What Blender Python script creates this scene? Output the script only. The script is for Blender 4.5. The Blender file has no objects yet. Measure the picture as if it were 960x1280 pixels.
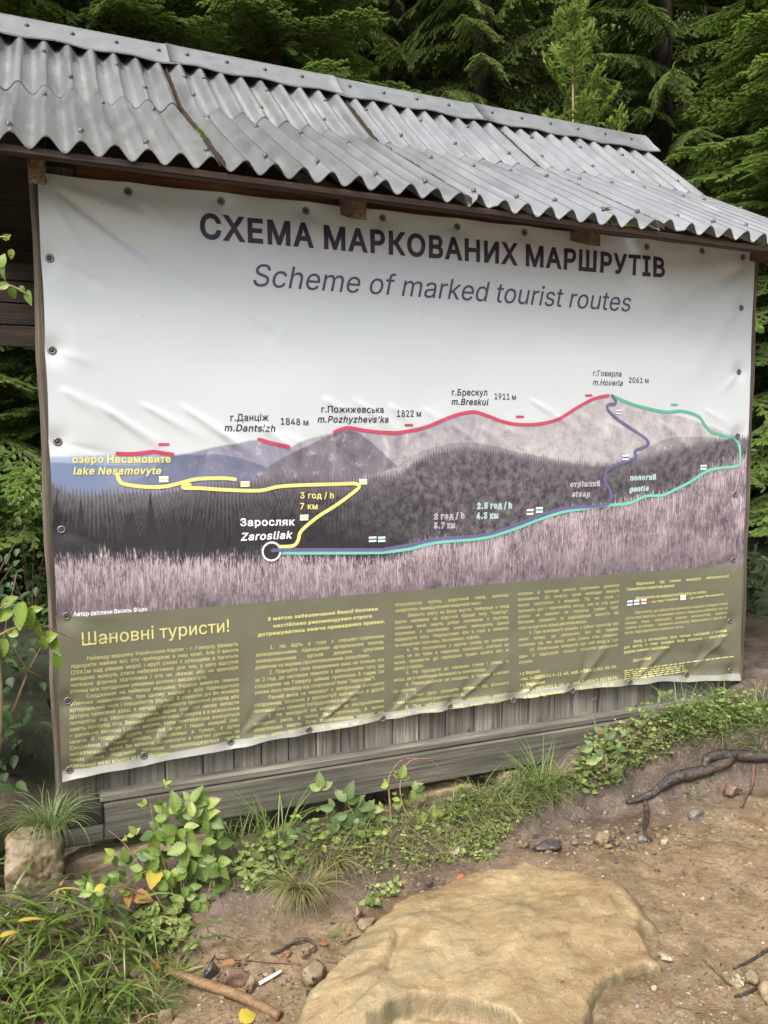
import bpy, bmesh, math, os, random
import numpy as np
from mathutils import Vector, Matrix
from mathutils.geometry import delaunay_2d_cdt

R = math.radians
scene = bpy.context.scene
COL = scene.collection

# ------------------------------------------------------------------ camera, sky, sun, exposure
FPX = 1002.35                                       # focal length in photo pixels (960 x 1280)
CAM = np.array([0.04313, -2.87664, 1.14650])
FWD = np.array([0.36894363, 0.92518074, -0.08900112]); FWD /= np.linalg.norm(FWD)
_r0 = np.cross(FWD, [0, 0, 1]); _r0 /= np.linalg.norm(_r0); _u0 = np.cross(_r0, FWD)
_a = R(-0.2336)
RT = _r0 * math.cos(_a) + _u0 * math.sin(_a); UP = np.cross(RT, FWD)
cd = bpy.data.cameras.new('camera'); cam = bpy.data.objects.new('camera', cd); COL.objects.link(cam)
cd.sensor_fit = 'VERTICAL'; cd.sensor_height = 36.0; cd.lens = FPX / 1280 * 36.0
cd.clip_start = 0.05; cd.clip_end = 500
cam.matrix_world = Matrix(((RT[0], UP[0], -FWD[0], CAM[0]), (RT[1], UP[1], -FWD[1], CAM[1]), (RT[2], UP[2], -FWD[2], CAM[2]), (0, 0, 0, 1)))
scene.camera = cam

SUN_EL, SUN_AZ = 54, 232                            # high soft light from behind the camera, a little to the left
w = bpy.data.worlds.new('World'); scene.world = w; w.use_nodes = True
wn = w.node_tree; bg = wn.nodes['Background']
sky = wn.nodes.new('ShaderNodeTexSky'); sky.sky_type = 'NISHITA'; sky.sun_disc = False
sky.sun_elevation = R(SUN_EL); sky.sun_rotation = R(SUN_AZ); sky.air_density = 1.2; sky.dust_density = 6.0; sky.ozone_density = 1.0
hs = wn.nodes.new('ShaderNodeHueSaturation'); hs.inputs['Saturation'].default_value = 0.42
wn.links.new(sky.outputs[0], hs.inputs['Color']); wn.links.new(hs.outputs[0], bg.inputs[0])
bg.inputs[1].default_value = 0.125
sd = bpy.data.lights.new('sun', 'SUN'); sd.energy = 1.5; sd.angle = R(28); sd.color = (1.0, .98, .95)
so = bpy.data.objects.new('sun', sd); COL.objects.link(so)
sdir = Vector((math.sin(R(SUN_AZ)) * math.cos(R(SUN_EL)), math.cos(R(SUN_AZ)) * math.cos(R(SUN_EL)), math.sin(R(SUN_EL))))
so.rotation_euler = sdir.to_track_quat('Z', 'Y').to_euler()
vs = scene.view_settings; vs.view_transform = 'Standard'; vs.look = 'None'; vs.gamma = 1.0; vs.use_curve_mapping = False
vs.exposure = 1.22

# ------------------------------------------------------------------ small helpers
def on(px, py, axis, val):
    d = FWD + RT * (px - 480) / FPX - UP * (py - 640) / FPX
    return CAM + d * ((val - CAM[axis]) / d[axis])

def lerp(a, b, t): return a + (b - a) * t
def sstep(t): t = np.clip(t, 0, 1); return t * t * (3 - 2 * t)

def vnoise(x, y, seed=0):                            # value noise, vectorised
    xi = np.floor(x).astype(np.int64); yi = np.floor(y).astype(np.int64)
    fx = x - xi; fy = y - yi; fx = fx * fx * (3 - 2 * fx); fy = fy * fy * (3 - 2 * fy)
    def h(a, b):
        n = (a * 374761393 + b * 668265263 + seed * 1442695041) & 0xffffffff
        n = ((n ^ (n >> 13)) * 1274126177) & 0xffffffff
        return ((n ^ (n >> 16)) & 0xffff) / 32767.5 - 1
    return (h(xi, yi) * (1 - fx) + h(xi + 1, yi) * fx) * (1 - fy) + (h(xi, yi + 1) * (1 - fx) + h(xi + 1, yi + 1) * fx) * fy

def fbm(x, y, o=4, seed=0):
    s = 0; a = .5
    for i in range(o):
        s = s + a * vnoise(x * 2 ** i, y * 2 ** i, seed + i); a *= .5
    return s

def prop(o, label=None, cat=None, group=None, kind=None):
    if label: o['label'] = label
    if cat: o['category'] = cat
    if group: o['group'] = group
    if kind: o['kind'] = kind
    return o

def empty(name, loc, label=None, cat=None, group=None):
    o = bpy.data.objects.new(name, None); COL.objects.link(o); o.location = loc; o.empty_display_size = .1
    return prop(o, label, cat, group)

def meshobj(name, V, F, mats, parent=None, loc=None, smooth=False, midx=None, rnd=None, uv=None):
    """V: (n,3) WORLD coordinates, F: list of faces or an (m,3)/(m,4) array. Origin goes to loc, or to the parent's."""
    V = np.asarray(V, float)
    org = np.array(loc if loc is not None else ((parent_loc(parent)) if parent else (0, 0, 0)), float)
    me = bpy.data.meshes.new(name)
    L = V - org
    if isinstance(F, np.ndarray):
        k = F.shape[1]; n = len(F)
        me.vertices.add(len(L)); me.vertices.foreach_set('co', L.astype(np.float32).ravel())
        me.loops.add(n * k); me.loops.foreach_set('vertex_index', F.astype(np.int32).ravel())
        me.polygons.add(n); me.polygons.foreach_set('loop_start', np.arange(0, n * k, k, dtype=np.int32))
        me.polygons.foreach_set('loop_total', np.full(n, k, dtype=np.int32))
        me.update(calc_edges=True)
    else:
        me.from_pydata([tuple(v) for v in L], [], F)
    for m in (mats if isinstance(mats, (list, tuple)) else [mats]): me.materials.append(m)
    if midx is not None: me.polygons.foreach_set('material_index', np.asarray(midx, dtype=np.int32))
    if smooth: me.polygons.foreach_set('use_smooth', np.ones(len(me.polygons), dtype=bool))
    if rnd is not None:
        at = me.attributes.new('rnd', 'FLOAT', 'POINT'); at.data.foreach_set('value', np.asarray(rnd, dtype=np.float32))
    if uv is not None:
        ul = me.uv_layers.new(name='UVMap'); vi = np.empty(len(me.loops), dtype=np.int32); me.loops.foreach_get('vertex_index', vi)
        ul.data.foreach_set('uv', np.asarray(uv, dtype=np.float32)[vi].ravel())
    me.validate()
    o = bpy.data.objects.new(name, me); COL.objects.link(o)
    if parent:
        o.parent = parent; o.location = org - np.array(parent_loc(parent))
    else: o.location = org
    return o

def parent_loc(p):
    l = np.array(p.location)
    while p.parent: p = p.parent; l = l + np.array(p.location)
    return l

class MB:
    """collects boxes, tubes and sheets, then links them as ONE mesh object"""
    def __init__(s): s.V = []; s.F = []; s.rnd = []
    def add(s, V, F, r=0.0):
        n = len(s.V); s.V += [tuple(v) for v in V]; s.F += [tuple(i + n for i in f) for f in F]; s.rnd += [r] * len(V); return s
    def box(s, a, b, bev=.004, tilt=0, r=0.0):
        """axis box from a to b with chamfered edges; tilt = dz/dx"""
        a = np.minimum(a, b).astype(float) if False else np.array(a, float); b = np.array(b, float)
        c = (a + b) / 2; h = abs(b - a) / 2; bev = min(bev, h.min() * .45)
        vs = []
        for sx in (-1, 1):
            for sy in (-1, 1):
                for sz in (-1, 1):
                    for k in range(3):
                        d = h.copy() - bev; d[k] += bev
                        p = c + np.array([sx, sy, sz]) * d; p[2] += tilt * (p[0] - c[0]); vs.append(p)
        bm = bmesh.new()
        for v in vs: bm.verts.new(v)
        res = bmesh.ops.convex_hull(bm, input=bm.verts)
        bm.verts.index_update()
        V = [v.co[:] for v in bm.verts]; F = [[v.index for v in f.verts] for f in bm.faces]; bm.free()
        return s.add(V, F, r)
    def hull(s, pts, r=0.0):
        bm = bmesh.new()
        for v in pts: bm.verts.new(v)
        o = bmesh.ops.convex_hull(bm, input=bm.verts)
        bmesh.ops.delete(bm, geom=[g for g in o['geom_interior'] if isinstance(g, bmesh.types.BMVert)], context='VERTS')
        bm.verts.index_update()
        V = [v.co[:] for v in bm.verts]; F = [[v.index for v in f.verts] for f in bm.faces]; bm.free()
        return s.add(V, F, r)
    def tube(s, pts, rad, n=6, r=0.0, cap=True):
        pts = [np.array(p, float) for p in pts]; N = len(pts)
        rad = [rad] * N if np.isscalar(rad) else rad
        V = []; F = []; up = np.array([.3, .2, 1.0])
        for i, p in enumerate(pts):
            t = pts[min(i + 1, N - 1)] - pts[max(i - 1, 0)]; t /= np.linalg.norm(t) + 1e-9
            if abs(t @ up) > .95 * np.linalg.norm(up): up = np.array([1.0, .1, .2])
            a = np.cross(t, up); a /= np.linalg.norm(a); b = np.cross(t, a)
            for k in range(n):
                an = 2 * math.pi * k / n; V.append(p + (a * math.cos(an) + b * math.sin(an)) * rad[i])
        for i in range(N - 1):
            for k in range(n): F.append((i * n + k, i * n + (k + 1) % n, (i + 1) * n + (k + 1) % n, (i + 1) * n + k))
        if cap: F.append(tuple(range(n))[::-1]); F.append(tuple(range((N - 1) * n, N * n)))
        return s.add(V, F, r)
    def build(s, name, mat, parent=None, loc=None, smooth=False):
        return meshobj(name, s.V, s.F, mat, parent, loc, smooth, rnd=s.rnd)

# ------------------------------------------------------------------ materials
class NT:
    def __init__(s, name):
        s.m = bpy.data.materials.new(name); s.m.use_nodes = True; s.t = s.m.node_tree; s.n = s.t.nodes
        s.b = s.n['Principled BSDF']; s.out = s.n['Material Output']
    def node(s, ty, **kw):
        n = s.n.new(ty)
        for k, v in kw.items(): setattr(n, k, v)
        return n
    def put(s, sock, v):
        if hasattr(v, 'is_output') or hasattr(v, 'links'): s.t.links.new(v, sock)
        elif v is not None:
            if isinstance(v, (tuple, list)) and len(v) == 3 and sock.type == 'RGBA': v = (*v, 1)
            sock.default_value = v
    def math(s, op, a, b=None, c=None, clamp=False):
        n = s.node('ShaderNodeMath', operation=op, use_clamp=clamp)
        for i, v in enumerate((a, b, c)):
            if v is not None: s.put(n.inputs[i], v)
        return n.outputs[0]
    def mix(s, f, a, b, mode='MIX'):
        n = s.node('ShaderNodeMix', data_type='RGBA', blend_type=mode); n.clamp_factor = True
        s.put(n.inputs[0], f); s.put(n.inputs[6], a); s.put(n.inputs[7], b); return n.outputs[2]
    def coords(s, kind='Object'): return s.node('ShaderNodeTexCoord').outputs[kind]
    def mapping(s, v, scale=(1, 1, 1), rot=(0, 0, 0), loc=(0, 0, 0)):
        n = s.node('ShaderNodeMapping'); s.put(n.inputs[0], v); n.inputs['Scale'].default_value = scale; n.inputs['Rotation'].default_value = rot; n.inputs['Location'].default_value = loc
        return n.outputs[0]
    def noise(s, v, scale, detail=4, rough=.55, dist=0, out=0):
        n = s.node('ShaderNodeTexNoise'); s.put(n.inputs['Vector'], v); n.inputs['Scale'].default_value = scale
        n.inputs['Detail'].default_value = detail; n.inputs['Roughness'].default_value = rough; n.inputs['Distortion'].default_value = dist
        return n.outputs[out]
    def ramp(s, f, stops, interp='LINEAR'):
        n = s.node('ShaderNodeValToRGB'); s.put(n.inputs[0], f); cr = n.color_ramp; cr.interpolation = interp
        while len(cr.elements) < len(stops): cr.elements.new(.5)
        for e, (p, c) in zip(cr.elements, stops):
            e.position = p; e.color = (c, c, c, 1) if np.isscalar(c) else (*c, 1)
        return n.outputs[0]
    def rng(s, f, a, b, c=0.0, d=1.0, smooth=False):
        n = s.node('ShaderNodeMapRange'); n.clamp = True
        if smooth: n.interpolation_type = 'SMOOTHSTEP'
        s.put(n.inputs[0], f); 
        for i, v in zip((1, 2, 3, 4), (a, b, c, d)): s.put(n.inputs[i], v)
        return n.outputs[0]
    def bump(s, h, strength=.3, dist=.01, normal=None):
        n = s.node('ShaderNodeBump'); s.put(n.inputs['Height'], h); n.inputs['Strength'].default_value = strength; n.inputs['Distance'].default_value = dist
        if normal is not None: s.put(n.inputs['Normal'], normal)
        s.t.links.new(n.outputs[0], s.b.inputs['Normal']); return n.outputs[0]
    def attr(s, name='rnd'): return s.node('ShaderNodeAttribute', attribute_name=name).outputs['Fac']
    def set(s, **kw):
        for k, v in kw.items(): s.put(s.b.inputs[k.replace('_', ' ')], v)
        return s.m

def plain(name, col, rough=.6, spec=.4, metal=0, var=.15, scale=30):
    t = NT(name); n = t.noise(t.coords(), scale, 4)
    c = t.mix(t.rng(n, .3, .7), tuple(np.array(col) * (1 - var)), tuple(np.minimum(1, np.array(col) * (1 + var))))
    return t.set(Base_Color=c, Roughness=rough, Specular_IOR_Level=spec, Metallic=metal)

def wood(name, dark, mid, light, axis=0, rough=.75, grain=1.0, stain=None):
    t = NT(name); co = t.coords()
    sc = [38.0, 38.0, 38.0]; sc[axis] = 2.2
    rd = t.attr(); off = t.node('ShaderNodeCombineXYZ'); 
    for i in range(3): t.put(off.inputs[i], t.math('MULTIPLY', rd, 7.3 + i))
    va = t.node('ShaderNodeVectorMath', operation='ADD'); t.put(va.inputs[0], co); t.put(va.inputs[1], off.outputs[0])
    g = t.noise(t.mapping(va.outputs[0], sc), 1.0, 6, .65, .6)
    sc2 = [150.0] * 3; sc2[axis] = 3
    fine = t.noise(t.mapping(va.outputs[0], sc2), 1.0, 3, .6)
    big = t.noise(va.outputs[0], 3.0, 4, .6)
    f = t.math('ADD', t.math('MULTIPLY', g, .62), t.math('MULTIPLY', fine, .38))
    c = t.ramp(f, [(.36, dark), (.50, mid), (.64, light)])
    kn = t.node('ShaderNodeTexVoronoi', feature='F1'); ks = [5.0, 5.0, 5.0]; ks[axis] = 1.7; t.put(kn.inputs['Vector'], t.mapping(va.outputs[0], ks)); kn.inputs['Scale'].default_value = 1.6; c = t.mix(t.math('MULTIPLY', t.rng(kn.outputs['Distance'], .10, .05), .8), c, tuple(np.array(dark) * .8))
    c = t.mix(t.rng(big, .35, .7), c, t.mix(.5, c, dark))
    br = t.math('ADD', .72, t.math('MULTIPLY', rd, .5)); 
    c = t.mix(1.0, c, t.node_rgb(br), 'MULTIPLY')
    if stain: c = t.mix(t.rng(t.noise(t.mapping(co, (5, 5, 1.1) if axis == 2 else (1.0, 5, 5)), 1.6, 5, .65), .55, .70), c, stain)
    t.bump(f, .7 * grain, .005)
    return t.set(Base_Color=c, Roughness=rough, Specular_IOR_Level=.3)
def node_rgb(s, v):
    n = s.node('ShaderNodeCombineColor'); 
    for i in range(3): s.put(n.inputs[i], v)
    return n.outputs[0]
NT.node_rgb = node_rgb

def leafmat(name, c0, c1, c2=None, trans=.28, rough=.45, spec=.4, at2=.9, veins=False):
    """leaf colour varies from leaf to leaf (rnd) and with fine blotches; a little light comes through"""
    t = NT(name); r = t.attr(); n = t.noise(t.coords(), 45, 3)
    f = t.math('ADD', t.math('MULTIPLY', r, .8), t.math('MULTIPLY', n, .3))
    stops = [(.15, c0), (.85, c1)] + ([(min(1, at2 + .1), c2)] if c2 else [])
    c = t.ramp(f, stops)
    if veins:
        mid = t.attr('mid'); ln = t.attr('len'); rib = t.rng(mid, .16, .04); sv = t.math('SINE', t.math('MULTIPLY', t.math('SUBTRACT', t.math('MULTIPLY', ln, 7), t.math('MULTIPLY', mid, 1.6)), 2 * math.pi)); side = t.math('MULTIPLY', t.rng(sv, .70, .98), .5)
        vein = t.math('MAXIMUM', rib, side); c = t.mix(t.math('MULTIPLY', vein, .30), c, t.mix(1.0, c, (1.9, 1.7, 1.5), 'MULTIPLY'))
        blot = t.noise(t.coords(), 75, 3, .6); c = t.mix(t.math('MULTIPLY', t.rng(blot, .62, .70), t.rng(r, .30, .60)), c, (.13, .085, .03))
        edge = t.math('MULTIPLY', t.rng(mid, .72, 1.0), t.rng(t.noise(t.coords(), 22, 2), .50, .66)); c = t.mix(t.math('MULTIPLY', edge, .7), c, (.24, .19, .05))
        t.bump(t.math('MULTIPLY', vein, -1), .35, .002)
    t.set(Base_Color=c, Roughness=rough, Specular_IOR_Level=spec)
    tr = t.node('ShaderNodeBsdfTranslucent'); t.put(tr.inputs[0], t.mix(.5, c, t.mix(1.0, c, (1.6, 1.9, .7), 'MULTIPLY')))
    mx = t.node('ShaderNodeMixShader'); mx.inputs[0].default_value = trans
    t.t.links.new(t.b.outputs[0], mx.inputs[1]); t.t.links.new(tr.outputs[0], mx.inputs[2]); t.t.links.new(mx.outputs[0], t.out.inputs[0])
    return t.m

M = {}
M['plank'] = wood('weathered plank', (.07, .062, .05), (.22, .20, .17), (.36, .335, .29), 2, stain=(.05, .045, .04))
M['board'] = wood('weathered board', (.06, .055, .043), (.135, .122, .096), (.215, .20, .16), 0, stain=(.07, .064, .05))
M['post'] = wood('weathered post', (.04, .032, .026), (.115, .092, .072), (.22, .18, .14), 2)
M['dark_block'] = wood('dark wet block', (.015, .014, .013), (.035, .032, .03), (.07, .065, .06), 0)
M['brown'] = wood('brown stained beam', (.016, .009, .006), (.045, .025, .016), (.085, .048, .03), 0, rough=.6)
M['plate'] = wood('red brown plate', (.07, .03, .016), (.19, .085, .043), (.29, .15, .085), 0, rough=.6)
M['rafter'] = wood('brown rafter', (.055, .036, .022), (.15, .10, .066), (.25, .18, .125), 1, rough=.65)
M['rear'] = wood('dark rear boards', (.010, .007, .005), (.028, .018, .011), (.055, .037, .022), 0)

def roof_mat():
    t = NT('grey bitumen sheet'); co = t.coords()
    n = t.noise(co, 6, 5, .6); f = t.noise(co, 340, 2, .7); st = t.noise(t.mapping(co, (30, 3, 3)), 1, 4)
    rd = t.attr()
    c = t.mix(t.rng(n, .3, .7), (.115, .118, .125), (.175, .178, .186))
    c = t.mix(t.rng(f, .4, .75), c, t.mix(.4, c, (.26, .26, .27)))
    c = t.mix(t.math('MULTIPLY', t.rng(st, .58, .72), .45), c, (.33, .32, .28))
    c = t.mix(t.math('MULTIPLY', t.rng(t.noise(co, 14, 4), .62, .7), .5), c, (.14, .13, .08))
    stain = t.noise(t.mapping(co, (9, 1.2, 1.2)), 1, 5, .7); c = t.mix(t.math('MULTIPLY', t.rng(stain, .52, .64), .45), c, (.055, .055, .05)); c = t.mix(t.math('MULTIPLY', t.rng(t.noise(co, 55, 3, .7), .66, .72), .6), c, (.16, .15, .10))
    sx = t.node('ShaderNodeSeparateXYZ'); t.put(sx.inputs[0], co)
    ph = t.math('COSINE', t.math('MULTIPLY', t.math('ADD', sx.outputs[0], 1.5 - .6017), 2 * math.pi / .095))
    silt = t.math('MULTIPLY', t.rng(ph, -.35, -.95), t.math('MULTIPLY', t.rng(t.noise(co, 130, 3, .7), .42, .60), t.rng(t.noise(co, 2.2, 3), .38, .62)))
    c = t.mix(t.math('MULTIPLY', silt, .8), c, (.40, .385, .34))
    t.bump(f, .22, .002)
    return t.set(Base_Color=c, Roughness=t.math('ADD', .20, t.math('MULTIPLY', n, .26)), Specular_IOR_Level=.9, Coat_Weight=.85, Coat_Roughness=.14)
M['roof'] = roof_mat()
M['cap'] = plain('grey ridge cap', (.145, .15, .153), .38, .55, var=.18, scale=14)
M['nail'] = plain('dark nail cap', (.05, .05, .052), .4, .5)
M['moss'] = plain('moss', (.10, .16, .02), .9, .1, var=.5, scale=90)
M['debris'] = plain('needle debris', (.045, .033, .025), .9, .1, var=.6, scale=160)
M['steel'] = plain('steel ring', (.20, .19, .18), .4, .5, metal=.6, var=.2, scale=80)
M['rust'] = plain('rusty screw', (.10, .045, .03), .6, .4, var=.4, scale=120)

# ------------------------------------------------------------------ ground
def ground_base(x, y):
    x = np.asarray(x, float); y = np.asarray(y, float)
    zb = np.interp(x, [-6, -3, -.2, .5, .9, 1.4, 1.74, 2.09, 2.47, 3.04, 4.2, 8], [-.5, -.36, -.30, -.262, -.24, -.228, -.205, -.115, -.035, -.03, .02, .3])
    zp = -.415 + .036 * np.clip(x, -3, 7)
    foot = np.interp(x, [-3, -.5, .25, .5, .8, 1.2, 1.6, 2.2, 2.9, 4], [-.95, -.86, -.74, -.60, -.53, -.45, -.38, -.37, -.50, -.6])
    foot = foot + .05 * vnoise(x * 4.1, x * 0 + 3.3, 5)
    top = np.interp(x, [-3, 1.7, 2.4, 4], [-.13, -.12, -.19, -.25])
    s = sstep((y - foot) / (top - foot))
    z = zp + (zb - zp) * s
    inside = sstep((y + .15) / .11) * sstep((3.0 - x) / .2) * sstep((x + .3) / .3) * (1 - sstep((y - 2.2) / .4))
    z = z - .13 * inside
    z = z + np.where(y > 2.4, (y - 2.4) * .10, 0) * sstep((y - 2.4) / 1.5)
    z = z + np.where(y > 21, (y - 21) * 1.05, 0)
    return z

def ground_z(x, y):
    x = np.asarray(x, float); y = np.asarray(y, float)
    z = ground_base(x, y)
    bank = sstep((y + 1.0) / .3) * (1 - sstep((y - .1) / .3))
    z = z + .035 * fbm(x * 2.2, y * 2.2, 3, 11) + (.010 + .018 * bank) * fbm(x * 9, y * 9, 4, 21)
    z = z + .006 * fbm(x * 45, y * 45, 2, 31)
    return z

def hit(px, py, lift=0.0):
    d = FWD + RT * (px - 480) / FPX - UP * (py - 640) / FPX
    t0, t1 = 1.2, 12.0
    for n in (110, 60, 30):
        t = np.linspace(t0, t1, n); P = CAM + t[:, None] * d; i = max(1, int(np.argmax(P[:, 2] < ground_z(P[:, 0], P[:, 1]) + lift))); t0, t1 = t[i - 1], t[i]
    return P[i]

def ground_mat():
    t = NT('trodden brown earth'); co = t.coords()
    n1 = t.noise(co, 2.3, 5, .6); n2 = t.noise(co, 11, 5, .65); n3 = t.noise(co, 70, 4, .7)
    sep = t.node('ShaderNodeSeparateXYZ'); t.put(sep.inputs[0], co)
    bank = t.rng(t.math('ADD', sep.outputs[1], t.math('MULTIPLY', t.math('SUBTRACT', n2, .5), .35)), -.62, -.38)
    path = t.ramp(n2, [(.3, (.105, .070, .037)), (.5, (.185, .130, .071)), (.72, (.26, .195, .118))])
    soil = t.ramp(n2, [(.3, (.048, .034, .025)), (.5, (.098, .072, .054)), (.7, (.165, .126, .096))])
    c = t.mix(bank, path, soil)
    c = t.mix(t.rng(n1, .5, .68), c, t.mix(1.0, c, (.72, .70, .68), 'MULTIPLY'))
    c = t.mix(t.rng(n3, .52, .66), c, t.mix(.55, c, (.06, .04, .028)))
    c = t.mix(t.rng(n3, .40, .30), c, t.mix(.5, c, (.42, .33, .22)))
    vo = t.node('ShaderNodeTexVoronoi', feature='F1'); t.put(vo.inputs['Vector'], t.mapping(co, (1, 2.2, 1), (0, 0, .35))); vo.inputs['Scale'].default_value = 34
    chip = t.math('MULTIPLY', t.rng(vo.outputs['Distance'], .26, .18), t.rng(n1, .48, .6))
    vc = t.node('ShaderNodeSeparateColor'); t.put(vc.inputs[0], vo.outputs['Color'])
    chip = t.math('MULTIPLY', chip, t.rng(vc.outputs[0], .70, .75))
    c = t.mix(chip, c, t.ramp(vc.outputs[1], [(0, (.05, .035, .028)), (.4, (.2, .14, .09)), (.75, (.36, .27, .18)), (1, (.52, .47, .42))]))
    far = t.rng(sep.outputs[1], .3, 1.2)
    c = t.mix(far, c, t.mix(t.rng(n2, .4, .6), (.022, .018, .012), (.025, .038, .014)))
    h = t.math('ADD', t.math('MULTIPLY', n3, .6), t.math('ADD', t.math('MULTIPLY', n2, .6), t.math('MULTIPLY', chip, .3)))
    t.bump(h, .7, .02)
    wet = t.rng(n1, .46, .62); rough = t.math('SUBTRACT', .84, t.math('MULTIPLY', wet, .36)); rough = t.mix(t.math('MULTIPLY', t.rng(t.noise(t.mapping(co, (1, 2.6, 1), (0, 0, .4)), 15, 4, .7), .60, .66), t.rng(n1, .44, .56)), t.node_rgb(rough), (.13, .13, .13))
    return t.set(Base_Color=c, Roughness=rough, Specular_IOR_Level=.4)

def grid(xs, ys, zf):
    X, Y = np.meshgrid(xs, ys); V = np.stack([X, Y, zf(X, Y)], -1).reshape(-1, 3)
    nx, ny = len(xs), len(ys); i = np.arange(nx * ny).reshape(ny, nx)
    F = np.stack([i[:-1, :-1], i[:-1, 1:], i[1:, 1:], i[1:, :-1]], -1).reshape(-1, 4)
    return V, F
def axis_pts(lo, a, b, hi, step, n):                 # dense in a..b, stretched outwards
    g = np.geomspace(.02, 1, n)
    return np.concatenate([(a - (a - lo) * g)[::-1], np.arange(a, b, step), b + (hi - b) * g])
gx = axis_pts(-45, -.7, 3.6, 50, .0125, 40); gy = axis_pts(-30, -1.65, .25, 60, .0125, 40)
V, F = grid(gx, gy, ground_z)
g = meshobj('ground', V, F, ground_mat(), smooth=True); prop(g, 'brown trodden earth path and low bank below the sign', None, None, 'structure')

# ------------------------------------------------------------------ shelter: corrugated roof, posts, boards
shelter = empty('sign_shelter', (1.5, 1.1, -.2), 'timber shelter with grey corrugated roof that carries the big banner', 'shelter')
PITCH = .095; X0 = .6017
def roof_line(x):                                    # crest height profile (y, z): eave, kink, ridge
    k = (x - X0) / PITCH
    sag = .010 * np.sin(k * .33 + .8)
    return (-.2865, 2.0242 - .0015 * k + sag * .6), (.5899, 2.5105 - .0021 * k + sag), (1.0904, 2.8989 - .0018 * k)
def corr(x): return .0205 * (np.cos(2 * np.pi * (x - X0) / PITCH) - 1)
def sheet(name, k0, k1, row, back=False, dz=0.0, skew=0.0, chip=None):
    """one corrugated sheet from wave k0 to k1; row 0 lower, 1 upper"""
    xs = X0 + np.arange(k0, k1 + 1e-6, 1 / 10) * PITCH; n = 26
    rs = np.random.RandomState(int(k0 * 10 + 500) + row)
    V = []
    for j in range(n):
        for x in xs:
            e, m_, r_ = roof_line(x)
            if row == 0:
                a, b = (e[0], e[1]), (m_[0], m_[1]); t0, t1 = -.0, 1.10; off = 0
            else:
                a, b = (m_[0], m_[1]), (r_[0], r_[1]); t0, t1 = -.03, 1.16; off = .007
            t = t0 + (t1 - t0) * j / (n - 1)
            y = a[0] + (b[0] - a[0]) * t; z = a[1] + (b[1] - a[1]) * t + off + dz
            sl = math.atan2(b[1] - a[1], b[0] - a[0])
            c = corr(x); wob = .003 * math.sin(x * 9 + k0) * math.sin(t * 5)
            xx = x + skew * (1 - t)
            if j == 0:
                ed = .006 * vnoise(np.array(x * 30.), np.array(k0 * 1.7 + row), 3); y += float(ed); z += float(ed) * .5
                if chip and chip[0] < (x - X0) / PITCH < chip[1]: y += .02; z += .012
            V.append((xx, y - math.sin(sl) * (c + wob), z + math.cos(sl) * (c + wob)))
    V = np.array(V); nx = len(xs)
    th = np.array([0, .0016, -.0032])
    if back: V[:, 1] = 2 * 1.19 - V[:, 1]; th = np.array([0, -.0016, -.0032])
    i = np.arange(n * nx).reshape(n, nx)
    top = np.stack([i[:-1, :-1], i[:-1, 1:], i[1:, 1:], i[1:, :-1]], -1).reshape(-1, 4)
    bot = top[:, ::-1] + n * nx
    A = np.concatenate([V, V + th]); Fs = [top, bot]; nA = len(A); EX = []
    for a in (i[0], i[-1][::-1], i[:, 0][::-1], i[:, -1]):      # cut edges get vertices of their own, so they stay crisp
        m = len(a); EX += [A[a], A[a + n * nx]]; k = np.arange(m - 1) + nA; nA += 2 * m
        Fs.append(np.stack([k + 1, k, k + m, k + m + 1], -1))
    A = np.concatenate([A] + EX); Fq = np.concatenate(Fs)
    if back: Fq = Fq[:, ::-1]
    o = meshobj(name, A, Fq, M['roof'], shelter, smooth=True, rnd=np.full(len(A), rs.rand()))
    return o

def dome(c, nrm, r, h, n=8):
    nrm = np.array(nrm, float); nrm /= np.linalg.norm(nrm); a = np.cross(nrm, [1, 0, .1]); a /= np.linalg.norm(a); b = np.cross(nrm, a)
    V = []; F = []
    for i, (rr, hh) in enumerate(((1.25, 0), (1.2, .15), (.8, .7), (.35, 1))):
        for k in range(n):
            an = 2 * math.pi * k / n; V.append(np.array(c) + (a * math.cos(an) + b * math.sin(an)) * r * rr + nrm * h * hh)
    for i in range(3):
        for k in range(n): F.append((i * n + k, i * n + (k + 1) % n, (i + 1) * n + (k + 1) % n, (i + 1) * n + k))
    F.append(tuple(range(3 * n, 4 * n))); return V, F

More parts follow.
